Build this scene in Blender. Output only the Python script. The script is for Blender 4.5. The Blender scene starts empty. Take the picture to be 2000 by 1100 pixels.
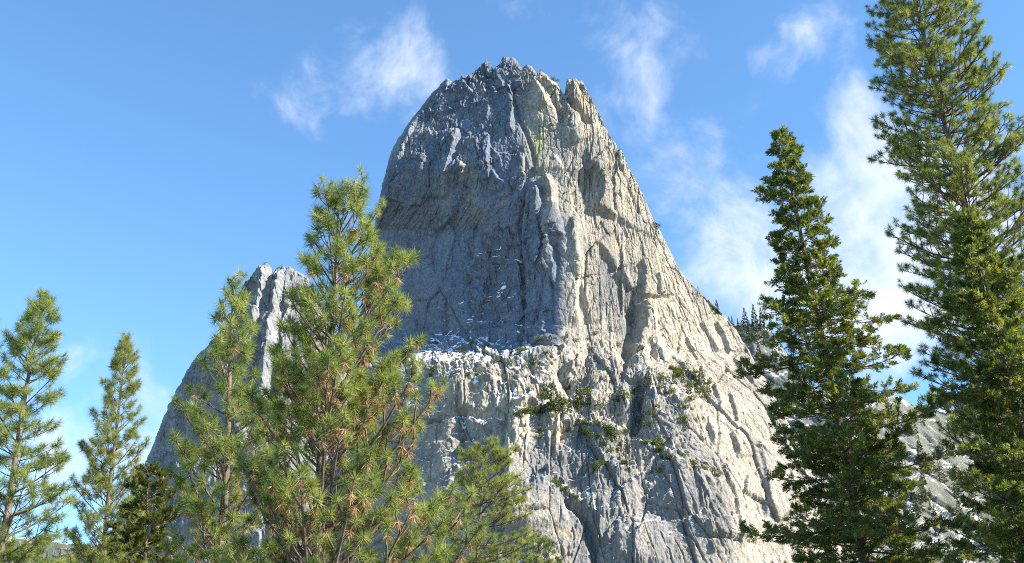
import bpy, math, random, time
import numpy as np
from mathutils import Vector, Matrix

T0 = time.time()
SC = bpy.context.scene
COL = SC.collection
R = math.radians

# ---------------------------------------------------------------- camera
PITCH, LENS, CAMZ = 24.0, 38.0, 1.65
F = 2000.0 / 36.0 * LENS                      # focal length in photo pixels
cam_d = bpy.data.cameras.new('camera')
cam_d.lens = LENS; cam_d.sensor_width = 36.0
cam_d.clip_start = 0.2; cam_d.clip_end = 30000.0
cam = bpy.data.objects.new('camera', cam_d)
cam.location = (0, 0, CAMZ)
cam.rotation_euler = (R(90 + PITCH), 0, 0)
COL.objects.link(cam); SC.camera = cam
CP, SP = math.cos(R(PITCH)), math.sin(R(PITCH))

# ---------------------------------------------------------------- sun and sky
SUN_EL, SUN_AZ = 34.0, -16.0        # azimuth measured from +X (right) towards +Y (away)
SUN_VEC = Vector((math.cos(R(SUN_EL)) * math.cos(R(SUN_AZ)), math.cos(R(SUN_EL)) * math.sin(R(SUN_AZ)), math.sin(R(SUN_EL))))
sun_d = bpy.data.lights.new('sun', 'SUN')
sun_d.energy = 5.0; sun_d.angle = R(0.53); sun_d.color = (1.0, 0.92, 0.79)
sun = bpy.data.objects.new('sun', sun_d)
sun.rotation_euler = SUN_VEC.to_track_quat('Z', 'Y').to_euler()
sun.location = (200, 0, 300)
COL.objects.link(sun)

SC.view_settings.view_transform = 'Standard'
SC.view_settings.look = 'None'
SC.view_settings.exposure = 1.38
SC.view_settings.gamma = 1.0
SC.view_settings.use_curve_mapping = False
SC.cycles.filter_width = 1.0
SC.cycles.use_denoising = False
SC.cycles.max_bounces = 6
SC.cycles.diffuse_bounces = 3
SC.cycles.transparent_max_bounces = 8


def pix_dir(px, py):
    u = (px - 1000.0) / F; v = (550.0 - py) / F
    d = Vector((u, CP - v * SP, SP + v * CP))
    return d.normalized()


def at(px, py, Y):
    """a point at distance Y (metres straight ahead) that appears at photo pixel px, py"""
    u = (px - 1000.0) / F; v = (550.0 - py) / F
    t = Y / (CP - v * SP)
    return Vector((t * u, Y, CAMZ + t * (SP + v * CP)))


def N(nt, kind, **kw):
    n = nt.nodes.new(kind)
    for k, v in kw.items():
        if k.startswith('i_'):
            n.inputs[k[2:].replace('_', ' ')].default_value = v
        else:
            setattr(n, k, v)
    return n


world = bpy.data.worlds.new('World'); SC.world = world
world.use_nodes = True
nt = world.node_tree; nt.nodes.clear()
L = nt.links.new
sky = N(nt, 'ShaderNodeTexSky', sky_type='NISHITA', sun_disc=False)
sky.sun_elevation = R(SUN_EL); sky.sun_rotation = R(90 - SUN_AZ)
sky.altitude = 1200.0; sky.air_density = 1.0; sky.dust_density = 0.0; sky.ozone_density = 3.0
geo = N(nt, 'ShaderNodeTexCoord')
# cloud density: soft noise, gathered in a few drifts
nz_w = N(nt, 'ShaderNodeTexNoise', i_Scale=3.0, i_Detail=4.0)
L(geo.outputs['Generated'], nz_w.inputs['Vector'])
warp = N(nt, 'ShaderNodeVectorMath', operation='MULTIPLY_ADD')
L(nz_w.outputs['Color'], warp.inputs[0]); warp.inputs[1].default_value = (0.12,) * 3
L(geo.outputs['Generated'], warp.inputs[2])
nz = N(nt, 'ShaderNodeTexNoise', i_Scale=13.0, i_Detail=9.0, i_Roughness=0.62, i_Distortion=0.25)
cmap = N(nt, 'ShaderNodeMapping'); L(warp.outputs[0], cmap.inputs['Vector']); cmap.inputs['Rotation'].default_value = (0, R(40), 0); cmap.inputs['Scale'].default_value = (1.0, 1.0, 1.0)
L(cmap.outputs[0], nz.inputs['Vector'])
# (px, py, angular radius deg, weight) of the cloud drifts
BLOBS = [(790, 118, 3.4, 1.1), (835, 150, 2.8, 1.1), (745, 165, 2.6, .85), (690, 185, 1.8, .5), (605, 170, 2.4, .72), (565, 225, 2.4, .76), (640, 125, 1.8, .55), (625, 60, 1.3, .4),
         (1220, 95, 3.0, .80), (1290, 130, 3.0, .82), (1265, 205, 2.6, .82), (1340, 80, 2.4, .70), (1330, 235, 2.8, .66), (1385, 120, 2.0, .60), (1270, 250, 1.8, .6),
         (1370, 345, 3.6, .95), (1450, 420, 4.4, 1.1), (1535, 140, 1.8, .72), (1612, 75, 2.2, .76), (1500, 225, 2.0, .72), (1490, 290, 2.2, .7),
         (1640, 330, 3.0, .95), (1560, 360, 3.6, 1.0), (1705, 280, 3.6, 1.15), (1620, 450, 5.2, 1.35), (1720, 480, 5.8, 1.5), (1480, 540, 4.0, 1.05), (1800, 420, 5.2, 1.3), (1760, 590, 4, 1.5),
         (1560, 480, 4.5, 1.35), (1660, 400, 4.5, 1.45), (1720, 330, 3.5, 1.4), (1680, 560, 4.5, 1.5), (1420, 300, 2.6, .75), (1430, 580, 3, .9), (1050, 20, 2.2, .60), (300, 760, 2.6, 1.1), (180, 700, 1.8, .8), (150, 880, 2.6, 1.05), (330, 850, 2.5, 1.05), (1390, 500, 3, .9)]
acc = None
for (bx_, by_, br, bw) in BLOBS:
    d = pix_dir(bx_, by_)
    dist = N(nt, 'ShaderNodeVectorMath', operation='DISTANCE')
    L(warp.outputs[0], dist.inputs[0])
    dist.inputs[1].default_value = (d.x + .06, d.y + .06, d.z + .06)
    mr = N(nt, 'ShaderNodeMapRange', interpolation_type='SMOOTHERSTEP')
    L(dist.outputs['Value'], mr.inputs['Value'])
    mr.inputs['From Min'].default_value = 0.0; mr.inputs['From Max'].default_value = R(br) * 2.0
    mr.inputs['To Min'].default_value = bw * .92; mr.inputs['To Max'].default_value = 0.0
    if acc is None:
        acc = mr.outputs[0]
    else:
        mx = N(nt, 'ShaderNodeMath', operation='SMOOTH_MAX'); mx.inputs[2].default_value = 0.12
        L(acc, mx.inputs[0]); L(mr.outputs[0], mx.inputs[1]); acc = mx.outputs[0]
# the same kind of drifts over the rest of the sky (left and right of the view, behind)
big = N(nt, 'ShaderNodeTexNoise', i_Scale=2.2, i_Detail=2.0)
L(geo.outputs['Generated'], big.inputs['Vector'])
bigr = N(nt, 'ShaderNodeMapRange'); L(big.outputs[0], bigr.inputs['Value'])
bigr.inputs['From Min'].default_value = .52; bigr.inputs['From Max'].default_value = .72
bigr.inputs['To Min'].default_value = 0; bigr.inputs['To Max'].default_value = .8
sepv = N(nt, 'ShaderNodeVectorMath', operation='DOT_PRODUCT')
L(geo.outputs['Generated'], sepv.inputs[0]); sepv.inputs[1].default_value = pix_dir(1000, 450)
outv = N(nt, 'ShaderNodeMapRange'); L(sepv.outputs['Value'], outv.inputs['Value'])
outv.inputs['From Min'].default_value = math.cos(R(24)); outv.inputs['From Max'].default_value = math.cos(R(34))
outv.inputs['To Min'].default_value = 0; outv.inputs['To Max'].default_value = 1
bo = N(nt, 'ShaderNodeMath', operation='MULTIPLY'); L(bigr.outputs[0], bo.inputs[0]); L(outv.outputs[0], bo.inputs[1])
mx = N(nt, 'ShaderNodeMath', operation='MAXIMUM'); L(acc, mx.inputs[0]); L(bo.outputs[0], mx.inputs[1])
nzs = N(nt, 'ShaderNodeMath', operation='MULTIPLY_ADD'); L(nz.outputs[0], nzs.inputs[0]); nzs.inputs[1].default_value = 2.2; nzs.inputs[2].default_value = -1.52
sm = N(nt, 'ShaderNodeMath', operation='ADD'); L(mx.outputs[0], sm.inputs[0]); L(nzs.outputs[0], sm.inputs[1])
den = N(nt, 'ShaderNodeMapRange', interpolation_type='SMOOTHSTEP'); L(sm.outputs[0], den.inputs['Value'])
den.inputs['From Min'].default_value = 0.05; den.inputs['From Max'].default_value = 1.25
den.inputs['To Min'].default_value = 0; den.inputs['To Max'].default_value = 0.97
skyt = N(nt, 'ShaderNodeMix', data_type='RGBA', blend_type='MULTIPLY'); skyt.inputs['Factor'].default_value = 1.0
L(sky.outputs[0], skyt.inputs['A']); skyt.inputs['B'].default_value = (0.79, 1.03, 1.10, 1)
cmix = N(nt, 'ShaderNodeMix', data_type='RGBA')
L(den.outputs[0], cmix.inputs['Factor']); L(skyt.outputs['Result'], cmix.inputs['A'])
cmix.inputs['B'].default_value = (3.5, 3.75, 4.15, 1)
bg = N(nt, 'ShaderNodeBackground'); bg.inputs['Strength'].default_value = 0.12
L(cmix.outputs['Result'], bg.inputs['Color'])
wo = N(nt, 'ShaderNodeOutputWorld'); L(bg.outputs[0], wo.inputs['Surface'])

# ---------------------------------------------------------------- helpers
def link(name, mesh, mat=None, parent=None):
    o = bpy.data.objects.new(name, mesh)
    COL.objects.link(o)
    if mat is not None and len(mesh.materials) == 0:
        mesh.materials.append(mat)
    if parent is not None:
        o.parent = parent
    return o


def tag(o, label=None, cat=None, group=None, kind=None):
    if label: o['label'] = label
    if cat: o['category'] = cat
    if group: o['group'] = group
    if kind: o['kind'] = kind
    return o


def mesh_np(name, co, faces, smooth=False):
    """co (n,3); faces (m,3) or (m,4) numpy int"""
    me = bpy.data.meshes.new(name)
    co = np.ascontiguousarray(co, dtype=np.float32); faces = np.ascontiguousarray(faces, dtype=np.int32)
    k = faces.shape[1]
    me.vertices.add(len(co)); me.vertices.foreach_set('co', co.ravel())
    me.loops.add(faces.size); me.loops.foreach_set('vertex_index', faces.ravel())
    me.polygons.add(len(faces)); me.polygons.foreach_set('loop_start', np.arange(0, faces.size, k, dtype=np.int32))
    me.polygons.foreach_set('loop_total', np.full(len(faces), k, dtype=np.int32))
    if smooth:
        me.polygons.foreach_set('use_smooth', np.ones(len(faces), dtype=bool))
    me.update(calc_edges=True)
    return me


def mesh_mixed(name, parts, smooth=True):
    """parts: list of (co, list_of_faces)"""
    V, Fc, off = [], [], 0
    for co, fs in parts:
        V.extend([tuple(c) for c in co]); Fc.extend([tuple(i + off for i in f) for f in fs]); off += len(co)
    me = bpy.data.meshes.new(name); me.from_pydata(V, [], Fc)
    if smooth:
        me.polygons.foreach_set('use_smooth', [True] * len(me.polygons))
    me.update()
    return me


def hash2(ix, iy, seed):
    h = (ix.astype(np.int64) * 374761393 + iy.astype(np.int64) * 668265263 + seed * 1442695041) & 0xFFFFFFFF
    h = ((h ^ (h >> 13)) * 1274126177) & 0xFFFFFFFF
    h = ((h ^ (h >> 16)) * 2246822519) & 0xFFFFFFFF
    h = h ^ (h >> 15)
    return (h & 0xFFFFFF).astype(np.float32) / np.float32(0xFFFFFF)


def noise2(x, y, seed=0):
    """gradient noise, about -1..1"""
    ix = np.floor(x); iy = np.floor(y)
    fx = (x - ix).astype(np.float32); fy = (y - iy).astype(np.float32)
    ux = fx * fx * fx * (fx * (fx * 6 - 15) + 10); uy = fy * fy * fy * (fy * (fy * 6 - 15) + 10)
    ix = ix.astype(np.int64); iy = iy.astype(np.int64)
    def g(dx, dy):
        a = hash2(ix + dx, iy + dy, seed) * (2 * np.pi)
        return np.cos(a) * (fx - dx) + np.sin(a) * (fy - dy)
    n0 = g(0, 0) * (1 - ux) + g(1, 0) * ux
    n1 = g(0, 1) * (1 - ux) + g(1, 1) * ux
    return (n0 * (1 - uy) + n1 * uy) * 1.5


def fbm2(x, y, oct=4, seed=0, gain=.5, ridged=False):
    a, s, tot = 1.0, 0.0, 0.0
    for k in range(oct):
        n = noise2(x * 2 ** k + 17.3 * k, y * 2 ** k - 9.1 * k, seed + k)
        if ridged: n = 1 - 2 * np.abs(n)
        s = s + a * n; tot += a; a *= gain
    return s / tot


def facet2(x, y, seed, tilt=1.0):
    """blocky facets: every Voronoi cell is its own tilted plane. Returns height (-1..1), crack closeness (0 at an edge), cell random"""
    ix = np.floor(x).astype(np.int64); iy = np.floor(y).astype(np.int64)
    f1 = np.full(x.shape, 9e9, np.float32); f2 = f1.copy()
    val = np.zeros(x.shape, np.float32); rnd = val.copy()
    for dx in (-1, 0, 1):
        for dy in (-1, 0, 1):
            cx = ix + dx; cy = iy + dy
            r1 = hash2(cx, cy, seed); r2 = hash2(cx, cy, seed + 11)
            ex = (x - (cx + r1)).astype(np.float32); ey = (y - (cy + r2)).astype(np.float32)
            d = ex * ex + ey * ey
            r3 = hash2(cx, cy, seed + 23); r4 = hash2(cx, cy, seed + 37); r5 = hash2(cx, cy, seed + 41)
            v = (r3 - .5) * 1.2 + tilt * ((r4 - .5) * ex + (r5 - .5) * ey) * 1.6
            near = d < f1
            f2 = np.where(near, f1, np.minimum(f2, d))
            val = np.where(near, v, val); rnd = np.where(near, r3, rnd)
            f1 = np.where(near, d, f1)
    return val, np.sqrt(f2) - np.sqrt(f1), rnd


def sstep(a, b, x):
    t = np.clip((x - a) / (b - a), 0, 1)
    return t * t * (3 - 2 * t)


def poly_dist(px, py, pts):
    """signed distance to a polyline (positive = right of the walking direction on a y-down picture turned upright), and 0..1 along it"""
    pts = np.array(pts, np.float32)
    seg = np.linalg.norm(np.diff(pts, axis=0), axis=1); cum = np.concatenate([[0], np.cumsum(seg)]); tot = cum[-1]
    best = np.full(px.shape, 1e9, np.float32); sd = np.zeros(px.shape, np.float32); al = sd.copy()
    for k in range(len(pts) - 1):
        ax, ay = pts[k]; bx_, by_ = pts[k + 1]
        vx, vy = bx_ - ax, by_ - ay
        l2 = vx * vx + vy * vy + 1e-9
        t = np.clip(((px - ax) * vx + (py - ay) * vy) / l2, 0, 1)
        ex = px - (ax + t * vx); ey = py - (ay + t * vy)
        d = np.hypot(ex, ey)
        cr = vx * (py - ay) - vy * (px - ax)
        nb = d < best
        best = np.where(nb, d, best); sd = np.where(nb, np.sign(cr) * d, sd)
        al = np.where(nb, (cum[k] + t * seg[k]) / tot, al)
    return best, sd, al


# ---------------------------------------------------------------- materials
def new_mat(name):
    m = bpy.data.materials.new(name); m.use_nodes = True
    t = m.node_tree; b = t.nodes['Principled BSDF']
    return m, t, b


def mat_rock(name='granite'):
    m, t, b = new_mat(name)
    L = t.links.new
    at_ = N(t, 'ShaderNodeAttribute', attribute_name='tone')      # per-vertex stone colour
    sn = N(t, 'ShaderNodeAttribute', attribute_name='snow')
    tc = N(t, 'ShaderNodeNewGeometry')
    mp = N(t, 'ShaderNodeMapping'); L(tc.outputs['Position'], mp.inputs['Vector'])
    mp.inputs['Scale'].default_value = (.9, .9, .6)
    n1 = N(t, 'ShaderNodeTexNoise', i_Scale=.55, i_Detail=6.0, i_Roughness=.65); L(mp.outputs[0], n1.inputs['Vector'])
    n2 = N(t, 'ShaderNodeTexNoise', i_Scale=.16, i_Detail=5.0, i_Roughness=.6); L(mp.outputs[0], n2.inputs['Vector'])
    r1 = N(t, 'ShaderNodeMapRange'); L(n1.outputs[0], r1.inputs['Value'])
    r1.inputs['From Min'].default_value = .3; r1.inputs['From Max'].default_value = .7
    r1.inputs['To Min'].default_value = .62; r1.inputs['To Max'].default_value = 1.32
    mu = N(t, 'ShaderNodeMix', data_type='RGBA', blend_type='MULTIPLY'); mu.inputs['Factor'].default_value = 1
    L(at_.outputs['Color'], mu.inputs['A']); L(r1.outputs[0], mu.inputs['B'])
    # dark lichen specks
    r2 = N(t, 'ShaderNodeMapRange'); L(n2.outputs[0], r2.inputs['Value'])
    r2.inputs['From Min'].default_value = .55; r2.inputs['From Max'].default_value = .75
    r2.inputs['To Min'].default_value = 0; r2.inputs['To Max'].default_value = .55
    mk = N(t, 'ShaderNodeMix', data_type='RGBA'); L(r2.outputs[0], mk.inputs['Factor'])
    L(mu.outputs['Result'], mk.inputs['A']); mk.inputs['B'].default_value = (.16, .155, .145, 1)
    # snow with a ragged rim
    n3 = N(t, 'ShaderNodeTexNoise', i_Scale=.5, i_Detail=4.0); L(tc.outputs['Position'], n3.inputs['Vector'])
    ad = N(t, 'ShaderNodeMath', operation='ADD'); L(sn.outputs['Fac'], ad.inputs[0])
    mm = N(t, 'ShaderNodeMath', operation='MULTIPLY_ADD'); L(n3.outputs[0], mm.inputs[0]); mm.inputs[1].default_value = .7; mm.inputs[2].default_value = -.35
    L(mm.outputs[0], ad.inputs[1])
    rs = N(t, 'ShaderNodeMapRange', interpolation_type='SMOOTHSTEP'); L(ad.outputs[0], rs.inputs['Value'])
    rs.inputs['From Min'].default_value = .33; rs.inputs['From Max'].default_value = .55
    ms = N(t, 'ShaderNodeMix', data_type='RGBA'); L(rs.outputs[0], ms.inputs['Factor'])
    L(mk.outputs['Result'], ms.inputs['A']); ms.inputs['B'].default_value = (.86, .87, .90, 1)
    L(ms.outputs['Result'], b.inputs['Base Color'])
    b.inputs['Roughness'].default_value = .9
    b.inputs['Specular IOR Level'].default_value = .15
    bp = N(t, 'ShaderNodeBump', i_Strength=1.0, i_Distance=1.6); L(n1.outputs[0], bp.inputs['Height'])
    L(bp.outputs[0], b.inputs['Normal'])
    return m


M_ROCK = mat_rock()

# ---------------------------------------------------------------- the granite peak
NS, NT_ = 840, 900


def curve_y(pts, ys):            # pts (x,y) -> x at y
    p = np.array(sorted(pts, key=lambda q: q[1]), float)
    return np.interp(ys, p[:, 1], p[:, 0])


def curve_x(pts, xs):
    p = np.array(sorted(pts, key=lambda q: q[0]), float)
    return np.interp(xs, p[:, 0], p[:, 1])


def coons(left, right, top, ybot, ns, nt):
    """left/right: outline points, top: outline points from left to right; rows bottom -> top"""
    s = np.linspace(0, 1, ns)[None, :]; t = np.linspace(0, 1, nt)[:, None]
    yl = ybot + (top[0][1] - ybot) * t[:, 0]; yr = ybot + (top[-1][1] - ybot) * t[:, 0]
    Lx, Rx = curve_y(left, yl), curve_y(right, yr)
    xt = top[0][0] + (top[-1][0] - top[0][0]) * s[0]; Ty = curve_x(top, xt)
    def jag(v, sd):              # broken corners and notches along the outline
        c = np.round(v / 9 + .6 * noise2(v / 20, v * 0, sd)) * 9
        return 2.6 * fbm2(v / 26, v * 0 + .5, 4, sd, gain=.62) + 2.2 * (hash2(c.astype(np.int64), (c * 0).astype(np.int64), sd) - .5)
    Lx = Lx + jag(yl, 7); Rx = Rx + jag(yr, 17) * .8; Ty = Ty + jag(xt, 27) * 1.1
    xb = Lx[0] + (Rx[0] - Lx[0]) * s[0]
    X = (1 - t) * xb[None] + t * (xt + (Lx[-1] - xt[0]) * (1 - s[0]) + (Rx[-1] - xt[-1]) * s[0])[None] + (1 - s) * Lx[:, None] + s * Rx[:, None] \
        - ((1 - s) * (1 - t) * Lx[0] + s * (1 - t) * Rx[0] + (1 - s) * t * Lx[-1] + s * t * Rx[-1])
    Y = (1 - t) * ybot + t * Ty[None] + (1 - s) * yl[:, None] + s * yr[:, None] \
        - ((1 - s) * (1 - t) * ybot + s * (1 - t) * ybot + (1 - s) * t * Ty[0] + s * t * Ty[-1])
    return X.astype(np.float32), Y.astype(np.float32)


def to_world(PX, PY, Y):
    u = (PX - 1000.0) / F; v = (550.0 - PY) / F
    t = Y / (CP - v * SP)
    return np.stack([t * u, Y, CAMZ + t * (SP + v * CP)], -1)


def to_pix(P):
    x, y, z = P[..., 0], P[..., 1], P[..., 2] - CAMZ
    d = y * CP + z * SP; v = -y * SP + z * CP
    return 1000 + F * x / d, 550 - F * v / d


def grid_normals(P):
    du = np.gradient(P, axis=1); dv = np.gradient(P, axis=0)
    n = np.cross(du, dv)
    n /= np.linalg.norm(n, axis=-1, keepdims=True) + 1e-9
    return n                                        # faces the camera (-y)


def step(PX, PY, pts, h, w, decay, side):
    """a flake edge along pts: proud on one side (side=+1: proud on the left, the edge face looks right), in metres"""
    best, sd, al = poly_dist(PX, PY, pts)
    # pts run downwards (increasing y): the right-hand picture side has negative cross there
    d = -sd * 1.0
    d = d if side > 0 else -d
    prof = np.where(d < 0, np.exp(np.clip(d, -500, 0) / decay), 1 - sstep(0, w, d))
    fade = sstep(0, .08, al) * sstep(0, .08, 1 - al) + 0.0
    end = np.exp(-np.maximum(best - np.abs(sd) - 1, 0) / 6)
    return h * prof * np.maximum(fade, .0) * end


def groove(PX, PY, pts, depth, w):
    best, sd, al = poly_dist(PX, PY, pts)
    fade = sstep(0, .1, al) * sstep(0, .1, 1 - al)
    return -depth * np.exp(-(best / w) ** 2) * (.25 + .75 * fade)


def bump(PX, PY, cx, cy, rx, ry, h, p=2.0):
    r = np.sqrt(((PX - cx) / rx) ** 2 + ((PY - cy) / ry) ** 2) * (1 + .28 * fbm2(PX / 14, PY / 20, 3, int(cx) % 97))
    return h * np.clip(1.25 * (1 - r ** 2.6), 0, 1)


def blob(PX, PY, cx, cy, rx, ry):
    return np.exp(-(((PX - cx) / rx) ** 2 + ((PY - cy) / ry) ** 2))


LEFT = [(500, 1130), (540, 1040), (600, 920), (645, 810), (676, 720), (697, 650), (710, 580), (718, 520), (727, 460), (733, 430), (742, 385), (749, 352), (758, 322), (761, 310), (768, 285), (791, 252), (815, 219), (839, 187), (857, 169), (871, 155)]
TOP = [(871, 155), (876, 154), (884, 158), (893, 154), (902, 157), (908, 148), (914, 147), (921, 149), (930, 138), (944, 128), (951, 124), (958, 128), (964, 134), (971, 130), (980, 124), (984, 115), (990, 114), (996, 118), (1002, 116), (1012, 124), (1022, 131), (1030, 127), (1038, 131), (1049, 141), (1056, 139), (1066, 146), (1078, 156), (1086, 160), (1097, 172), (1103, 176), (1106, 160), (1110, 156), (1124, 156), (1134, 162), (1142, 176), (1150, 192), (1156, 207), (1161, 225), (1163, 242)]
RIGHT = [(1163, 242), (1172, 256), (1182, 268), (1190, 285), (1203, 306), (1218, 338), (1232, 362), (1248, 388), (1260, 404), (1272, 425), (1284, 452), (1296, 476), (1312, 503), (1328, 534), (1342, 556), (1352, 566), (1364, 578), (1384, 596), (1402, 612), (1424, 632), (1442, 654), (1458, 680), (1474, 708), (1492, 738), (1508, 766), (1528, 800), (1552, 850), (1590, 930), (1622, 1010), (1665, 1130)]
_tx = np.array(TOP, float); _sm = np.interp(_tx[:, 0], [871, 930, 990, 1040, 1085, 1110, 1163], [158, 142, 120, 134, 158, 162, 242])
TOP = [(x, float(m + (y - m) * 1.45) if 871 < x < 1104 else y) for (x, y), m in zip(TOP, _sm)]
PX, PY = coons(LEFT, RIGHT, TOP, 1130, NS, NT_)

py_k = [100, 330, 450, 650, 690, 715, 760, 800, 850, 950, 1130]
Ya = np.interp(PY, py_k, [975, 938, 922, 908, 902, 872, 856, 838, 826, 798, 757])
xa = np.interp(PY, py_k, [1003, 1010, 1092, 1098, 1095, 1085, 1050, 1010, 1000, 999, 1000])
xb = np.interp(PY, py_k, [1125, 1120, 1112, 1118, 1135, 1200, 1290, 1340, 1370, 1400, 1440])
kL = np.interp(PY, [100, 330, 400, 450, 650, 685, 715, 740, 770, 800, 850, 1130], [.35, .38, .46, .58, .62, .52, .32, .20, .12, .12, .22, .32])
km = np.interp(PY, py_k, [-.22, -.2, .24, .28, .3, .22, .15, .08, .04, .02, .02])
kR = np.interp(PY, py_k, [.5, .5, .45, .42, .42, .42, .45, .48, .5, .55, .6])
MPP = 0.47


def soft(v, r):                   # smooth max(v,0)
    return .5 * (v + np.sqrt(v * v + r * r)) - .5 * r * 0


WX = PX + (6 + 7 * sstep(280, 380, PY) * (1 - sstep(640, 720, PY))) * fbm2(PX / 30, PY / 70, 4, 5, gain=.5) + 9 * noise2(PX / 140, PY / 140, 8)
base = Ya + MPP * (kL * soft(xa - WX, 6) + km * soft(WX - xa, 8) + (kR - km) * soft(WX - xb, 14))
base = base + MPP * .7 * soft(850 - WX, 30) * sstep(690, 760, PY)
# rim: the outline rounds away
s = np.linspace(0, 1, NS)[None, :]; t = np.linspace(0, 1, NT_)[:, None]
wid = (PX[:, -1:] - PX[:, :1]); hei = (1130 - PY[-1:, :])
dl = s * wid; dr = (1 - s) * wid; dt = (1 - t) * hei
for d, r, dep in ((dl, 7, 8), (dr, 9, 7), (dt, 8, 9)):
    q = np.clip(1 - d / r, 0, 1)
    base = base + dep * (1 - np.sqrt(np.maximum(1 - q * q, 0)))
P0 = to_world(PX, PY, base)
N0 = grid_normals(P0)
# smooth base normals a little so the displacement does not fold
for _ in range(3):
    N0[1:-1, 1:-1] = (N0[:-2, 1:-1] + N0[2:, 1:-1] + N0[1:-1, :-2] + N0[1:-1, 2:] + 2 * N0[1:-1, 1:-1]) / 6
N0 /= np.linalg.norm(N0, axis=-1, keepdims=True) + 1e-9

H = P0[..., 0] + .5 * (base - Ya); Z = P0[..., 2]
wx = 3.0 * fbm2(H / 34, Z / 60, 3, 71); wz = 5 * fbm2(H / 34, Z / 50, 3, 91)
Hw, Zw = H + wx, Z + wz
upper = 1 - sstep(655, 735, PY)                      # the tower
wall = upper * (1 - sstep(-25, 45, WX - xa))         # its shaded wall
slab = sstep(0, 60, WX - xa) * upper                 # its sunlit flank
apron = 1 - upper
flank = sstep(0, 70, PX - (xb - 10)) * sstep(560, 700, PY)   # right-hand ribs
D = np.zeros_like(PX)
# --- flake edges that catch the light on the shaded wall (they look right)
for pts, h, w in [
    ([(893, 250), (895, 262), (886, 294), (877, 327), (871, 351), (868, 392)], 4.2, 8),
    ([(912, 320), (907, 339), (904, 360), (902, 381), (889, 408), (880, 424), (860, 450)], 4.0, 8),
    ([(953, 262), (955, 272), (953, 300), (955, 332), (958, 356)], 3.6, 7),
    ([(961, 330), (973, 351), (995, 364), (1000, 385)], 3.4, 7),
    ([(807, 248), (803, 262), (793, 284), (786, 304), (776, 318)], 3.2, 8),
    ([(826, 218), (815, 236), (806, 250)], 2.4, 7),
    ([(952, 196), (955, 208), (955, 224), (948, 236)], 2.4, 7),
    ([(797, 464), (794, 480), (789, 496)], 2.4, 8),
    ([(825, 466), (827, 476), (824, 488)], 2.0, 7),
    ([(850, 448), (846, 462)], 2.0, 6),
    ([(900, 296), (902, 312), (908, 336)], 2.2, 6),
    ([(781, 362), (776, 378), (770, 394)], 2.2, 7),
    ([(793, 366), (790, 380), (785, 398)], 2.2, 6),
    ([(834, 308), (824, 330), (818, 342)], 2.0, 6),
    ([(1062, 346), (1072, 372), (1076, 410), (1080, 450), (1074, 500), (1062, 540)], 7.5, 20),
    ([(1044, 372), (1050, 396), (1056, 430), (1060, 474), (1056, 515), (1050, 540)], 5.0, 11),
    ([(1120, 420), (1118, 470), (1124, 520), (1120, 580), (1124, 640)], 4.0, 16),
    ([(1022, 300), (1020, 330), (1024, 352)], 3.0, 8), ([(1078, 470), (1082, 520), (1084, 560)], 3.0, 9),
    ([(1082, 410), (1090, 440), (1096, 470)], 4.0, 9),
    ([(1064, 598), (1066, 630), (1066, 660)], 3.0, 9),
    ([(990, 170), (998, 186), (1001, 215), (999, 262)], 4.0, 10),
    ([(938, 152), (942, 170), (950, 186)], 3.0, 9),
    ([(905, 160), (914, 178), (925, 186)], 2.6, 8),
    ([(1040, 150), (1052, 176), (1064, 196), (1068, 214)], 4.0, 10),
    ([(885, 545), (880, 585), (884, 620)], 1.6, 5),
    ([(935, 270), (930, 300), (936, 330)], 1.8, 6),
    ([(925, 330), (920, 350), (912, 366)], 1.8, 6),
    ([(1100, 640), (1094, 665), (1088, 690)], 3, 10),
]:
    D += step(PX, PY, pts, h * 1.45, w * .8, 30, +1)
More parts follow.
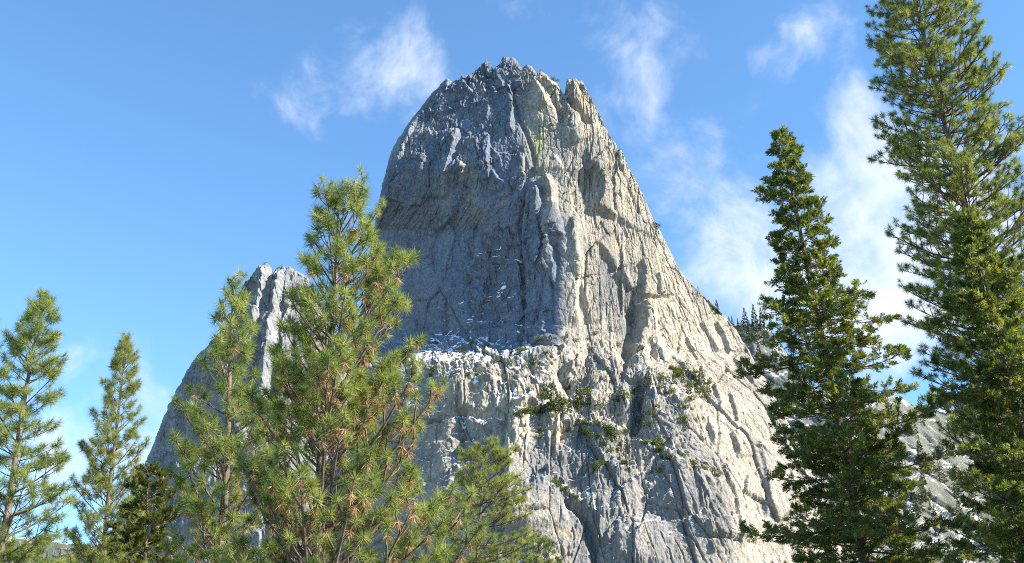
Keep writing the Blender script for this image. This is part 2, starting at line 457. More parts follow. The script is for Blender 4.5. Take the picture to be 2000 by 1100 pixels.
# --- edges that look left and lie in shade on the sunlit side
for pts, h, w, dec in [
    ([(1150, 316), (1168, 335), (1180, 365), (1178, 392), (1166, 414)], 9, 20, 60),
    ([(1096, 236), (1106, 252), (1122, 262), (1130, 282)], 5, 14, 40),
    ([(1252, 508), (1258, 530), (1259, 552), (1256, 582)], 6, 8, 40),
    ([(1168, 470), (1186, 489), (1198, 508), (1204, 528)], 5, 9, 30),
    ([(1212, 525), (1226, 548), (1236, 566)], 5, 9, 30),
    ([(1256, 588), (1262, 630), (1246, 668), (1238, 690)], 11, 24, 40),
    ([(1236, 704), (1228, 724), (1218, 748)], 7, 14, 30),
    ([(1262, 664), (1278, 690), (1290, 716)], 4, 8, 30),
    ([(1132, 545), (1142, 580), (1150, 612), (1156, 634)], 3.5, 7, 30),
    ([(1118, 515), (1124, 545)], 3, 6, 30),
    ([(1282, 536), (1286, 560), (1288, 582)], 3, 5, 30),
    ([(1370, 628), (1380, 645), (1388, 662), (1404, 690)], 5, 8, 22),
    ([(1395, 628), (1408, 648), (1418, 672), (1428, 694)], 6, 9, 22),
    ([(1432, 700), (1450, 722), (1474, 752)], 4, 7, 22),
    ([(1338, 660), (1354, 690), (1372, 720)], 3, 6, 22),
    ([(1395, 752), (1402, 775), (1408, 800)], 5, 10, 26),
    ([(1424, 768), (1436, 800), (1440, 830)], 5, 9, 24),
    ([(1428, 845), (1440, 866), (1446, 896)], 7, 13, 26),
    ([(1378, 822), (1392, 850), (1398, 872)], 5, 12, 26),
    ([(1004, 812), (999, 850), (997, 905), (1001, 960), (996, 1010), (1000, 1060)], 13, 14, 60),
    ([(1090, 835), (1086, 870), (1084, 905)], 3, 7, 24),
    ([(1066, 822), (1072, 850), (1068, 890)], 3, 7, 24),
    ([(1383, 1024), (1388, 1050), (1396, 1084)], 6, 9, 40),
    ([(1305, 945), (1308, 966), (1302, 985)], 4, 8, 30),
    ([(1202, 765), (1214, 800), (1226, 830)], 6, 14, 30),
    ([(1152, 735), (1158, 760), (1168, 782)], 5, 10, 30),
    ([(1460, 930), (1450, 970), (1456, 1000)], 5, 9, 26),
    ([(1170, 1000), (1172, 1030), (1166, 1060)], 6, 12, 30),
    ([(1480, 860), (1490, 900), (1494, 950), (1500, 1010)], 5, 10, 26),
    ([(1408, 905), (1422, 940), (1436, 975), (1440, 1020), (1452, 1070)], 5, 9, 30),
    ([(1350, 930), (1366, 965), (1372, 1000)], 4, 7, 30),
]:
    kf = .62 if pts[0][0] > 1330 else 1.0
    D += step(PX, PY, pts, h * kf, w * kf, dec, -1)
# --- gullies and cracks
for pts, dep, w in [
    ([(1000, 150), (1004, 190), (1010, 228), (1026, 258), (1040, 296), (1044, 330), (1034, 352)], 3.0, 4),
    ([(1056, 150), (1078, 192), (1096, 230), (1104, 262)], 5, 6),
    ([(1098, 172), (1112, 198), (1134, 222), (1152, 246)], 7, 6),
    ([(1030, 352), (1028, 400), (1018, 440), (1012, 500), (1010, 600), (1014, 660)], 6, 6),
    ([(950, 470), (960, 520), (948, 570), (960, 640)], 4, 14),
    ([(1238, 590), (1236, 640), (1226, 690), (1224, 735)], 12, 13),
    ([(1244, 764), (1250, 800), (1240, 830), (1234, 860)], 13, 11),
    ([(1100, 972), (1110, 995), (1136, 1008), (1150, 1034), (1160, 1070), (1163, 1110)], 9, 8),
    ([(1090, 720), (1102, 752), (1120, 770)], 7, 10),
    ([(1080, 640), (1084, 600), (1080, 540)], 3, 4), ([(930, 440), (918, 480), (905, 520)], 2.5, 4),
    ([(1320, 700), (1322, 670), (1326, 640)], 2, 3), ([(1225, 470), (1212, 440), (1196, 410), (1186, 380)], 2.4, 3),
    ([(1185, 270), (1200, 320), (1224, 372), (1250, 430)], 1.8, 3), ([(1140, 300), (1150, 340)], 4, 6),
    ([(873, 575), (872, 620), (868, 660)], 2.2, 4), ([(900, 800), (905, 850), (895, 900)], 8, 10),
    ([(770, 500), (792, 560), (812, 620), (820, 660)], 3, 7), ([(850, 520), (845, 480), (862, 450)], 2, 4),
    ([(1300, 905), (1250, 925), (1200, 960), (1185, 1000)], 4, 8),
]:
    D += groove(PX, PY, pts, dep, w)
# --- proud lumps
for a in [(1072, 370, 20, 26, 4), (1048, 384, 10, 22, 2.5), (1066, 205, 30, 62, 4), (1122, 205, 20, 46, 4), (1100, 430, 22, 70, 3), (1150, 270, 40, 36, 3.5),
          (1128, 470, 20, 70, 4), (1266, 790, 15, 40, 9), (1230, 570, 30, 60, -3), (1016, 850, 20, 60, 5), (1075, 860, 20, 60, 5), (985, 575, 75, 130, -11),
          (1150, 880, 70, 50, 5), (1200, 960, 70, 60, 6), (1330, 960, 70, 60, 6), (1060, 1030, 70, 90, 8), (1010, 790, 50, 30, 5), (930, 770, 60, 40, 8),
          (1250, 1060, 70, 60, 6), (1180, 720, 40, 60, 5), (1320, 820, 60, 60, 4), (1120, 690, 30, 40, 5)]:
    D += bump(PX, PY, *a)
# --- ledges: what lies below the line stands forward, the tread takes the snow
LEDGES = [([(860, 828), (900, 820), (940, 834), (985, 824)], 5, 9, 22), ([(850, 872), (900, 866), (945, 880), (990, 872)], 5, 9, 22), ([(860, 925), (910, 915), (985, 930)], 5, 9, 22), ([(850, 755), (905, 750), (950, 760), (1010, 748), (1040, 742)], 4, 8, 18), ([(560, 720), (700, 700), (830, 688), (880, 676), (930, 690), (975, 700), (1010, 690), (1045, 676), (1100, 664), (1130, 668)], 5, 26, 60),
          ([(840, 735), (900, 728), (960, 738), (1010, 726), (1055, 712), (1092, 704)], 9, 13, 26),
          ([(870, 782), (930, 770), (985, 778), (1050, 765), (1100, 770)], 7, 10, 22),
          ([(1000, 816), (1030, 808), (1060, 812), (1105, 806), (1150, 796), (1200, 782), (1236, 770)], 9, 12, 30),
          ([(1095, 826), (1130, 842), (1170, 862), (1210, 878)], 6, 9, 24),
          ([(1150, 858), (1220, 850), (1262, 880), (1310, 892), (1362, 905)], 7, 10, 26),
          ([(1060, 925), (1085, 940), (1110, 962), (1140, 985), (1165, 985)], 7, 10, 26),
          ([(1140, 932), (1180, 922), (1240, 918), (1262, 930)], 5, 8, 26),
          ([(1262, 898), (1300, 922), (1342, 930), (1360, 918)], 5, 7, 24),
          ([(1180, 1070), (1240, 1058), (1280, 1030), (1320, 1018), (1400, 1022), (1440, 1022)], 4, 6, 30),
          ([(1230, 764), (1270, 744), (1310, 730), (1350, 726), (1390, 748)], 9, 14, 26),
          ([(1250, 806), (1300, 798), (1345, 800), (1390, 812)], 5, 8, 22),
          ([(1210, 704), (1250, 700), (1268, 692)], 5, 7, 20),
          ([(990, 362), (1030, 345), (1060, 330), (1092, 306)], 6, 9, 30),
          ([(1010, 700), (1040, 692), (1090, 690), (1130, 700)], 4, 7, 20),
          ([(930, 500), (960, 488), (990, 496), (1010, 510)], 3, 6, 16),
          ([(930, 560), (960, 566), (985, 590)], 3, 6, 16), ([(900, 640), (950, 628), (1000, 634), (1040, 640)], 4, 7, 20),
          ([(1180, 985), (1150, 1000), (1120, 1010)], 3, 6, 20)]
lsnow = np.zeros_like(PX)
for pts, h, w, dec in LEDGES:
    jx = PX; jy = PY + 19 * fbm2(PX / 44, PY / 60, 4, 33, gain=.6)
    best, sd, al = poly_dist(jx, jy, sorted(pts))
    d = -sd                                           # positive above the line
    prof = np.where(d < 0, np.exp(np.clip(d, -500, 0) / dec), 1 - sstep(0, w, d))
    end = np.exp(-np.maximum(best - np.abs(sd) - 1, 0) / 6)
    D += h * prof * sstep(0, .1, al) * sstep(0, .1, 1 - al) * end
    lsnow = np.maximum(lsnow, (.6 if h == 5 and w == 26 else 1.0) * np.exp(-((d - .45 * w) / (.42 * w)) ** 2) * sstep(0, .05, al) * sstep(0, .05, 1 - al) * end)
# --- natural breakage at several sizes: angular slabs and blocks, upright on the wall, slanting on the flank
sl = .30 * sstep(1100, 1300, PX) + .03
Hs = Hw + sl * Zw                                     # cells lean with the slope of the right-hand outline
Hq = H + sl * Z
f1, c1, r1 = facet2(Hq / 34, Z / 80, 3)
f2, c2, r2 = facet2(Hq / 13 + 3.3, Z / 34 + .25 * Hq / 30, 7)
f3, c3, r3 = facet2(Hq / 5.5 + 1.7, Z / 11, 13)
f4, c4, r4 = facet2(Hq / 2.4 + .7, Z / 4.0, 19)
g2, k2_, q2 = facet2(H / 11 + .4 * Z / 11, Z / 10 - .3 * H / 10, 29)
g3, k3_, q3 = facet2(H / 4.4 + .4 * Z / 4.4, Z / 4.2 - .3 * H / 4.2, 31)
upwall = wall * (1 - sstep(400, 470, PY))             # crackled upper half of the wall
topz = 1 - sstep(150, 215, PY - .10 * np.abs(PX - 1000))
led = apron * np.clip(blob(PX, PY, 1030, 765, 250, 85) + .8 * blob(PX, PY, 1220, 860, 130, 60) + .6 * blob(PX, PY, 1240, 925, 110, 30), 0, 1)
D += f1 * (1.6 * wall + 1.5 * slab + 1.9 * apron)
D += f2 * (.55 * wall + .25 * slab + .35 * apron + 2.6 * topz + .9 * led)
D += f3 * (.20 * wall + .5 * upwall + .20 * slab + .32 * apron + .8 * topz + .35 * led)
D += f4 * (.10 * wall + .32 * upwall + .12 * slab + .18 * apron + .3 * topz + .2 * led)
D += g2 * (1.5 * led + 2.0 * topz + .15) + g3 * (.8 * led + .25 * upwall + .6 * topz + .15 * apron)
D -= (1 - sstep(0, .05, c1)) * 1.2 * (apron + .6) + (1 - sstep(0, .06, c2)) * .6 * (.5 * apron + .6 * slab + .25) * sstep(.35, .6, r1)
D += (r2 - .5) * (1.4 * apron + .9 * slab + .7 * wall) * sstep(.4, .5, r1) + (r3 - .5) * (.4 * apron + .2 * slab + .3 * upwall + .1 * wall) + (r1 - .5) * (3.4 * apron + 2.2 * slab + 1.5 * wall) + (q2 - .5) * 2.2 * led + (q3 - .5) * .7 * led
fl = fbm2(Hs / 3.2, Zw / 24, 4, 51, ridged=True)       # fine upright fluting
D += fl * (.26 * wall + .25 * upwall + .03 * slab + .06 * apron)
D += fbm2(Hw / 2.4, Zw / 3.6, 4, 61, gain=.62) * (.30 * wall + .30 * upwall + .22 * slab + .26 * apron + .3 * led)
D += fbm2(H / 1.15, Z / 1.5, 2, 63, gain=.7) * (.12 * wall + .2 * upwall + .20 * slab + .20 * apron + .2 * led)


def lines(u, v, w, seed):        # thin wandering lines where a noise field crosses zero
    n = noise2(u, v, seed) + .35 * noise2(u * 2.3, v * 2.3, seed + 1)
    return np.exp(-(n / w) ** 2)


# thin flakes on the upper wall, whose right edges catch the sun
q1 = lines(Hw / 7.5, Zw / 22, .17, 401) * sstep(-.15, .3, noise2(H / 24, Z / 30, 405))
q2_ = lines(Hw / 3.6 + .2 * Zw / 8, Zw / 9, .20, 411) * sstep(-.2, .35, noise2(H / 30, Z / 30, 415))
D += (2.0 * q1 + 1.1 * q2_) * upwall * (1 - .75 * sstep(-60, -10, PX - 1010))
D += (.12 * q1 + .12 * q2_) * (slab * .8 + wall * .25)
jn = noise2(Hq / 21, Z / 190, 471) + .12 * noise2(Hq / 4, Z / 14, 473)
jo = noise2(Hq / 9, Z / 70, 475) + .15 * noise2(Hq / 3, Z / 9, 477)
jh = noise2(H / 70, Z / 24, 479) + .15 * noise2(H / 8, Z / 5, 481)
joints = np.maximum(np.exp(-(jn / .03) ** 2) * sstep(-.25, .2, noise2(H / 55, Z / 75, 487)), .7 * np.exp(-(jo / .05) ** 2) * sstep(.1, .4, noise2(H / 30, Z / 60, 483)))
joints = np.maximum(joints, .7 * np.exp(-(jh / .03) ** 2) * sstep(.05, .35, noise2(H / 45, Z / 45, 485)))
D -= joints * (1.4 * slab + 1.5 * apron + .9 * wall)
# small treads that hold lines of snow
t1 = lines(Hw / 15 + .35 * Zw / 15, Zw / 7.5, .10, 421) * sstep(-.1, .25, noise2(H / 17, Z / 17, 425))
t2 = lines(Hw / 11 - .45 * Zw / 11, Zw / 6.0, .10, 431) * sstep(-.1, .25, noise2(H / 19, Z / 19, 435))
treads = np.maximum(t1, t2)
D += treads * (.45 * apron + .6 * led + .6 * wall * sstep(430, 480, PY))
# cracks
ck = lines(Hs / 19, Zw / 55, .045, 441) * (1 - .9 * apron) + lines(Hs / 11, Zw / 15, .05, 451) * sstep(.0, .4, noise2(H / 40, Z / 40, 455))
D -= ck * (.8 * slab + .6 * apron + .6 * wall)
D += fbm2(H / 70, Z / 90, 2, 77) * 3.0
rimf = np.clip(np.minimum(np.minimum(dl, dr), dt + 3) / 14, .06, 1)
P1 = P0 + N0 * (D * rimf)[..., None]
N1 = grid_normals(P1)
NSM = N1.copy()
for _ in range(2):
    NSM[1:-1, 1:-1] = (NSM[:-2, 1:-1] + NSM[2:, 1:-1] + NSM[1:-1, :-2] + NSM[1:-1, 2:] + NSM[1:-1, 1:-1]) / 5

# --- snow: on treads that look upwards, where the photograph has it
up = NSM[..., 2]
swt = .0 + .45 * blob(PX, PY, 930, 720, 140, 60) + .6 * blob(PX, PY, 970, 570, 80, 130) + .5 * blob(PX, PY, 880, 650, 60, 50) + .5 * blob(PX, PY, 1040, 345, 60, 40) \
    + .55 * blob(PX, PY, 1000, 745, 110, 50) + .5 * blob(PX, PY, 1244, 810, 30, 60) + .4 * blob(PX, PY, 1240, 660, 26, 60) \
    + .46 * blob(PX, PY, 1290, 770, 90, 50) + .72 * blob(PX, PY, 1200, 880, 130, 60) + .74 * blob(PX, PY, 1230, 955, 150, 80) + .5 * blob(PX, PY, 1080, 780, 120, 40) \
    + .6 * blob(PX, PY, 1330, 1035, 100, 40) + .3 * blob(PX, PY, 960, 220, 120, 70) + .6 * blob(PX, PY, 900, 860, 60, 90) + .5 * blob(PX, PY, 800, 900, 120, 200) \
    + .28 * blob(PX, PY, 1130, 770, 60, 60) + .4 * blob(PX, PY, 1130, 960, 60, 60)
swt = np.clip(swt, 0, .75) * (.55 + .45 * sstep(-.2, .35, noise2(PX / 34, PY / 26, 888)))
sn_n = fbm2(H / 9, Z / 6, 3, 201)
snow0 = np.clip(sstep(.42, .80, up + .30 * (swt - .35) + .10 * sn_n) * (.55 + .75 * swt) * sstep(.06, .3, swt), 0, 1)
lstreak = np.exp(-(noise2(PX / 16 + PY / 40, PY / 5.0, 893) / .38) ** 2)
snow = np.clip(np.maximum(np.maximum(snow0 * .60 * (.35 + .75 * lstreak), 1.05 * lsnow * lstreak * sstep(-.45, .05, noise2(PX / 22, PY / 14, 897)) * (1 - .4 * upper)), 1.05 * sstep(.55, .97, treads) * sstep(.20, .40, swt) * sstep(-.2, .15, noise2(PX / 20, PY / 15, 991)) * sstep(-.1, .3, noise2(H / 6, Z / 6, 889))), 0, 1)

# --- stone colour
tan = np.array([.41, .355, .275]); grey = np.array([.185, .183, .18]); dark = np.array([.10, .10, .10]); cream = np.array([.50, .43, .325]); lich = np.array([.34, .36, .12]); rust = np.array([.50, .34, .20])
n_a = fbm2(Hs / 38, Zw / 80, 4, 301); n_b = fbm2(Hs / 9, Zw / 46, 4, 311); n_c = fbm2(Hw / 22, Zw / 22, 4, 321)
grey = grey + (np.array([.138, .172, .236]) - grey) * (wall * np.clip(.85 + .4 * n_a, 0, 1))[..., None]      # blue shade of the north wall put into its stone colour
warm = np.clip(.46 + .75 * n_a + .45 * n_b - .80 * wall * (1 - .45 * upwall) + .22 * slab + .20 * flank, 0, 1)  # cooler on the shaded wall, warmer on the sunlit flank: light put into the colour
for (cx, cy, rx, ry, a) in [(1010, 850, 30, 60, .7), (1085, 850, 18, 40, .5), (1170, 560, 40, 60, -.55), (1215, 640, 30, 70, -.5), (1120, 920, 60, 60, -.5), (1240, 600, 26, 60, -.5), (1300, 600, 50, 120, .3), (1130, 600, 30, 90, .4), (1150, 350, 40, 60, -.5), (1200, 1010, 110, 80, -.35), (1330, 990, 80, 80, -.4), (1130, 1000, 40, 60, -.25), (1290, 850, 60, 50, -.2), (940, 780, 120, 70, .35), (1050, 1020, 50, 60, .3), (1150, 900, 70, 50, -.35), (1060, 960, 50, 40, -.35), (1430, 860, 60, 160, .3), (1450, 1000, 30, 120, .35)]:
    warm = np.clip(warm + a * blob(PX, PY, cx, cy, rx, ry), 0, 1)
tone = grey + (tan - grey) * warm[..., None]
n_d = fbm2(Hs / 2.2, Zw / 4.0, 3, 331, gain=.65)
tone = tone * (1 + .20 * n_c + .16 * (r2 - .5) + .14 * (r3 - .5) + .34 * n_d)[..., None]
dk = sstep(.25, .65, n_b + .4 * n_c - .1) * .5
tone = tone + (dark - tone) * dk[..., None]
def paint(c, m):
    global tone
    tone = tone + (c - tone) * np.clip(m, 0, 1)[..., None]
paint(cream, .8 * blob(PX, PY, 1013, 845, 18, 50) + .6 * blob(PX, PY, 1086, 850, 10, 32) + .35 * blob(PX, PY, 1330, 620, 60, 90) + .35 * blob(PX, PY, 1225, 340, 40, 80))
paint(cream, .55 * blob(PX, PY, 1116, 540, 13, 120) + .4 * blob(PX, PY, 1074, 430, 8, 70))  # sunlit look of the rib and pillar painted on as paler stone
paint(lich, .8 * blob(PX, PY, 1052, 284, 10, 26) * (.5 + .8 * np.clip(fl, 0, 1)))
paint(rust, .5 * blob(PX, PY, 1094, 868, 9, 10) + .4 * blob(PX, PY, 1135, 210, 12, 24) + .3 * blob(PX, PY, 1205, 485, 22, 16) + .3 * blob(PX, PY, 1110, 1050, 40, 6))
# pale lower wall, smoother stone
paint(np.array([.19, .20, .215]), .45 * blob(PX, PY, 800, 560, 60, 130) + .35 * blob(PX, PY, 860, 420, 90, 50) + .5 * blob(PX, PY, 885, 610, 12, 30))
# dark water streaks down the wall and slabs, lichen along the joints
ws = sstep(.12, .5, fbm2(Hs / 3.4, Zw / 75, 3, 341, gain=.6) + .25 * fbm2(H / 40, Z / 40, 2, 343))
paint(np.array([.10, .11, .13]), .35 * np.exp(-(poly_dist(PX, PY, [(1003, 170), (1010, 228), (1026, 258), (1040, 296), (1044, 330), (1032, 360), (1026, 400), (1016, 450), (1012, 540), (1012, 660)])[0] / 7) ** 2))     # shade of the gully painted into the stone
paint(dark, ws * (.34 * wall + .22 * slab + .30 * apron))
jt = np.clip((1 - sstep(0, .05, c1)) + (1 - sstep(0, .07, c2)) * sstep(.3, .6, r1) + .6 * np.clip(ck, 0, 1) + joints, 0, 1)
paint(np.array([.075, .072, .066]), jt * sstep(-.1, .4, noise2(H / 12, Z / 12, 347)) * (.5 * wall + .45 * slab + .4 * apron))
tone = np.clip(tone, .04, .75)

idx = np.arange(NS * NT_).reshape(NT_, NS)
quads = np.stack([idx[:-1, :-1], idx[:-1, 1:], idx[1:, 1:], idx[1:, :-1]], -1).reshape(-1, 4)
co = P1.reshape(-1, 3)


def close_back(P, idx, quads, depth, foot):
    """runs the outline of a front sheet back into the hill and down to the valley floor, so that the rock is a solid"""
    nt, ns = idx.shape
    loop = np.concatenate([idx[:, 0], idx[-1, 1:], idx[-2::-1, -1]])
    pts = [P.reshape(-1, 3)]; nq = [quads]; n0 = idx.size
    prev = loop
    A = P.reshape(-1, 3)[loop]
    cx = A[:, 0].mean()
    for k, (dy, sc, dz) in enumerate(((8, .995, -1.5), (30, .97, -8), (80, .93, -25), (depth, .80, -60))):
        B = A.copy(); B[:, 1] += dy; B[:, 0] = cx + (B[:, 0] - cx) * sc; B[:, 2] = np.maximum(B[:, 2] + dz, -2)
        ids = np.arange(len(loop)) + n0; n0 += len(loop); pts.append(B)
        nq.append(np.stack([prev[:-1], ids[:-1], ids[1:], prev[1:]], -1)); prev = ids
    m = len(loop); h = m // 2                        # far side: zip the two halves together
    a = prev[:h]; b_ = prev[::-1][:h]
    nq.append(np.stack([a[:-1], b_[:-1], b_[1:], a[1:]], -1))
    fr = idx[0]; A = P.reshape(-1, 3)[fr]; pv = fr   # front foot: scree running down to the floor
    for q in (.3, .65, 1.0):
        B = A.copy(); B[:, 2] = A[:, 2] * (1 - q) - 2 * q; B[:, 1] = A[:, 1] - foot * q
        ids = np.arange(len(fr)) + n0; n0 += len(fr); pts.append(B)
        nq.append(np.stack([ids[:-1], ids[1:], pv[1:], pv[:-1]], -1)); pv = ids
    return np.concatenate(pts), np.concatenate(nq)


def rock_object(name, P, idx, quads, tone, snow, depth, foot):
    co, qd = close_back(P, idx, quads, depth, foot)
    me = mesh_np(name, co, qd, smooth=True)
    n = len(co); k = idx.size
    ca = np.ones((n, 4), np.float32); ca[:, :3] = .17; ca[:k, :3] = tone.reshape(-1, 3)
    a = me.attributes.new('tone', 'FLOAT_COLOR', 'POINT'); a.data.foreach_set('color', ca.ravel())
    sa = np.zeros(n, np.float32); sa[:k] = snow.ravel()
    a = me.attributes.new('snow', 'FLOAT', 'POINT'); a.data.foreach_set('value', sa)
    return link(name, me, M_ROCK)


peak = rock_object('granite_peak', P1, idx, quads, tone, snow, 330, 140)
tag(peak, 'huge grey granite tower with shaded left wall and sunlit right flank', 'rock tower', kind='structure')
PEAK = (P1, N1) + tuple(to_pix(P1))
print('peak', round(time.time() - T0, 1))

# ---------------------------------------------------------------- valley floor
def mat_ground():
    m, t, b = new_mat('forest_floor')
    L = t.links.new
    g = N(t, 'ShaderNodeNewGeometry')
    n1 = N(t, 'ShaderNodeTexNoise', i_Scale=.35, i_Detail=8.0, i_Roughness=.65); L(g.outputs['Position'], n1.inputs['Vector'])
    cr = N(t, 'ShaderNodeValToRGB'); L(n1.outputs[0], cr.inputs[0])
    cr.color_ramp.elements[0].position = .35; cr.color_ramp.elements[0].color = (.035, .045, .018, 1)
    cr.color_ramp.elements[1].position = .7; cr.color_ramp.elements[1].color = (.13, .095, .055, 1)
    L(cr.outputs[0], b.inputs['Base Color']); b.inputs['Roughness'].default_value = .95
    bp = N(t, 'ShaderNodeBump', i_Strength=.6, i_Distance=.08); L(n1.outputs[0], bp.inputs['Height']); L(bp.outputs[0], b.inputs['Normal'])
    return m


gx = np.linspace(-1, 1, 121); gx = np.sign(gx) * np.abs(gx) ** 2.2 * 9000
GX, GY = np.meshgrid(gx, gx + 300.0)
rr = np.hypot(GX, GY)
GZ = .12 * fbm2(GX / 9, GY / 9, 3, 5) * np.clip(rr / 8, 0, 1)
gi = np.arange(GX.size).reshape(GX.shape)
gq = np.stack([gi[:-1, :-1], gi[:-1, 1:], gi[1:, 1:], gi[1:, :-1]], -1).reshape(-1, 4)
ground = link('ground', mesh_np('ground', np.stack([GX, GY, GZ], -1).reshape(-1, 3), gq, True), mat_ground())
tag(ground, kind='structure')
#@@PART2
# ---------------------------------------------------------------- other rock masses
def sheet(name, left, right, top, ybot, ns, nt, depth_fn, amp, seed, tone_a, tone_b, snow_lo, snow_gain, depth, foot, rim=12, steps=(), smooth_lines=None):
    PX, PY = coons(left, right, top, ybot, ns, nt)
    Y = depth_fn(PX, PY)
    s = np.linspace(0, 1, ns)[None, :]; t = np.linspace(0, 1, nt)[:, None]
    dl = s * (PX[:, -1:] - PX[:, :1]); dr = (1 - s) * (PX[:, -1:] - PX[:, :1]); dt = (1 - t) * (ybot - PY[-1:, :])
    for d in (dl, dr, dt):
        q = np.clip(1 - d / rim, 0, 1); Y = Y + rim * .8 * (1 - np.sqrt(np.maximum(1 - q * q, 0)))
    P = to_world(PX, PY, Y); Nn = grid_normals(P)
    H = P[..., 0] + .4 * P[..., 1]; Z = P[..., 2]
    f1, c1, r1 = facet2(H / 36, Z / 60, seed); f2, c2, r2 = facet2(H / 13, Z / 24, seed + 1); f3, c3, r3 = facet2(H / 5, Z / 8, seed + 2)
    D = amp * (3.0 * f1 + 1.5 * f2 + .6 * f3 + 3 * fbm2(H / 50, Z / 60, 3, seed + 3) + .6 * fbm2(H / 4, Z / 5, 3, seed + 4, gain=.6))
    if name == 'granite_buttress':
        e1, x1, z1 = facet2(H / 7, Z / 40, seed + 5); e2, x2, z2 = facet2(H / 3, Z / 12, seed + 6)
        D = D + (z1 - .5) * 3.2 + (z2 - .5) * 1.1 - (1 - sstep(0, .06, x1)) * 1.2 + 1.6 * np.exp(-((noise2(H / 6, Z / 16, 91)) / .16) ** 2)
    for pts, h, w, dec, side in steps:
        D = D + step(PX, PY, pts, h, w, dec, side)
    P = P + Nn * (D * np.clip(np.minimum(np.minimum(dl, dr), dt) / 10, .3, 1))[..., None]
    Nn = grid_normals(P)
    n_a = fbm2(H / 40, Z / 40, 4, seed + 9); n_b = fbm2(H / 12, Z / 18, 4, seed + 10)
    w = np.clip(.5 + .6 * n_a + .3 * n_b, 0, 1)[..., None]
    tone = np.clip((np.array(tone_a) * (1 - w) + np.array(tone_b) * w) * (1 + .25 * n_b[..., None]), .03, .8)
    snow = sstep(snow_lo, snow_lo + .3, Nn[..., 2] + .25 * n_a + .2 * n_b) * snow_gain
    idx = np.arange(ns * nt).reshape(nt, ns)
    quads = np.stack([idx[:-1, :-1], idx[:-1, 1:], idx[1:, 1:], idx[1:, :-1]], -1).reshape(-1, 4)
    o = rock_object(name, P, idx, quads, tone, snow, depth, foot)
    return o, P, Nn


def depth_buttress(PX, PY):
    return np.interp(PX, [240, 470, 560, 600, 760], [905, 872, 866, 880, 950]) - .05 * (PY - 700)


butt, bP, bN = sheet('granite_buttress',
    [(160, 1140), (230, 1020), (288, 900), (300, 868), (312, 838), (335, 786), (352, 750), (372, 716), (392, 690), (420, 662), (440, 640), (452, 612), (466, 586), (480, 562)],
    [(600, 545), (640, 640), (690, 760), (760, 1020), (800, 1140)],
    [(480, 562), (486, 552), (495, 544), (503, 533), (508, 529), (512, 524), (516, 517), (520, 514), (524, 515), (527, 522), (531, 531), (536, 533), (539, 524), (545, 519), (552, 518), (558, 524), (564, 520), (580, 530), (600, 545)],
    1140, 260, 400, depth_buttress, 1.15, 501, (.17, .185, .21), (.33, .32, .30), .75, .5, 300, 200, 4,
    steps=[([(523, 515), (520, 545), (513, 590), (504, 640), (496, 690), (480, 760)], 8, 11, 40, 1),
           ([(550, 525), (546, 560), (540, 610), (532, 660), (524, 720), (515, 800)], 10, 14, 26, 1),
           ([(470, 640), (458, 700), (440, 770)], 6, 8, 30, 1), ([(420, 700), (400, 760), (380, 820)], 5, 8, 30, 1)])
tag(butt, 'smaller grey granite spire behind the left pines', 'rock spire', kind='structure')


def depth_right(PX, PY):
    return 1500 + .9 * (1150 - PY) + .25 * np.abs(PX - 1700)


slope_r, rP, rN = sheet('snowy_slope',
    [(1240, 1160), (1300, 900), (1350, 660)], [(2330, 700), (2340, 850), (2360, 1160)],
    [(1350, 660), (1380, 640), (1420, 630), (1450, 633), (1500, 640), (1540, 690), (1580, 745), (1620, 780), (1660, 790), (1700, 785), (1740, 770), (1760, 774), (1785, 790), (1815, 800), (1850, 800), (1920, 780), (2000, 750), (2100, 720), (2220, 700), (2330, 700)],
    1160, 330, 190, depth_right, 1.2, 601, (.085, .095, .07), (.26, .25, .22), .52, .56, 500, 500, 14)
tag(slope_r, kind='structure')


def depth_left(PX, PY):
    return 1450 + .9 * (1150 - PY)


slope_l, lP, lN = sheet('snowy_slope',
    [(-330, 1160), (-330, 1060), (-320, 1010)], [(520, 980), (560, 1060), (600, 1160)],
    [(-320, 1010), (-200, 1030), (-100, 1040), (-30, 1048), (40, 1052), (100, 1058), (150, 1062), (200, 1066), (240, 1068), (280, 1060), (330, 1045), (400, 1010), (520, 980)],
    1160, 240, 130, depth_left, 1.2, 651, (.07, .085, .055), (.17, .17, .15), .66, .45, 500, 500, 14)
tag(slope_l, kind='structure')
print('rocks', round(time.time() - T0, 1))

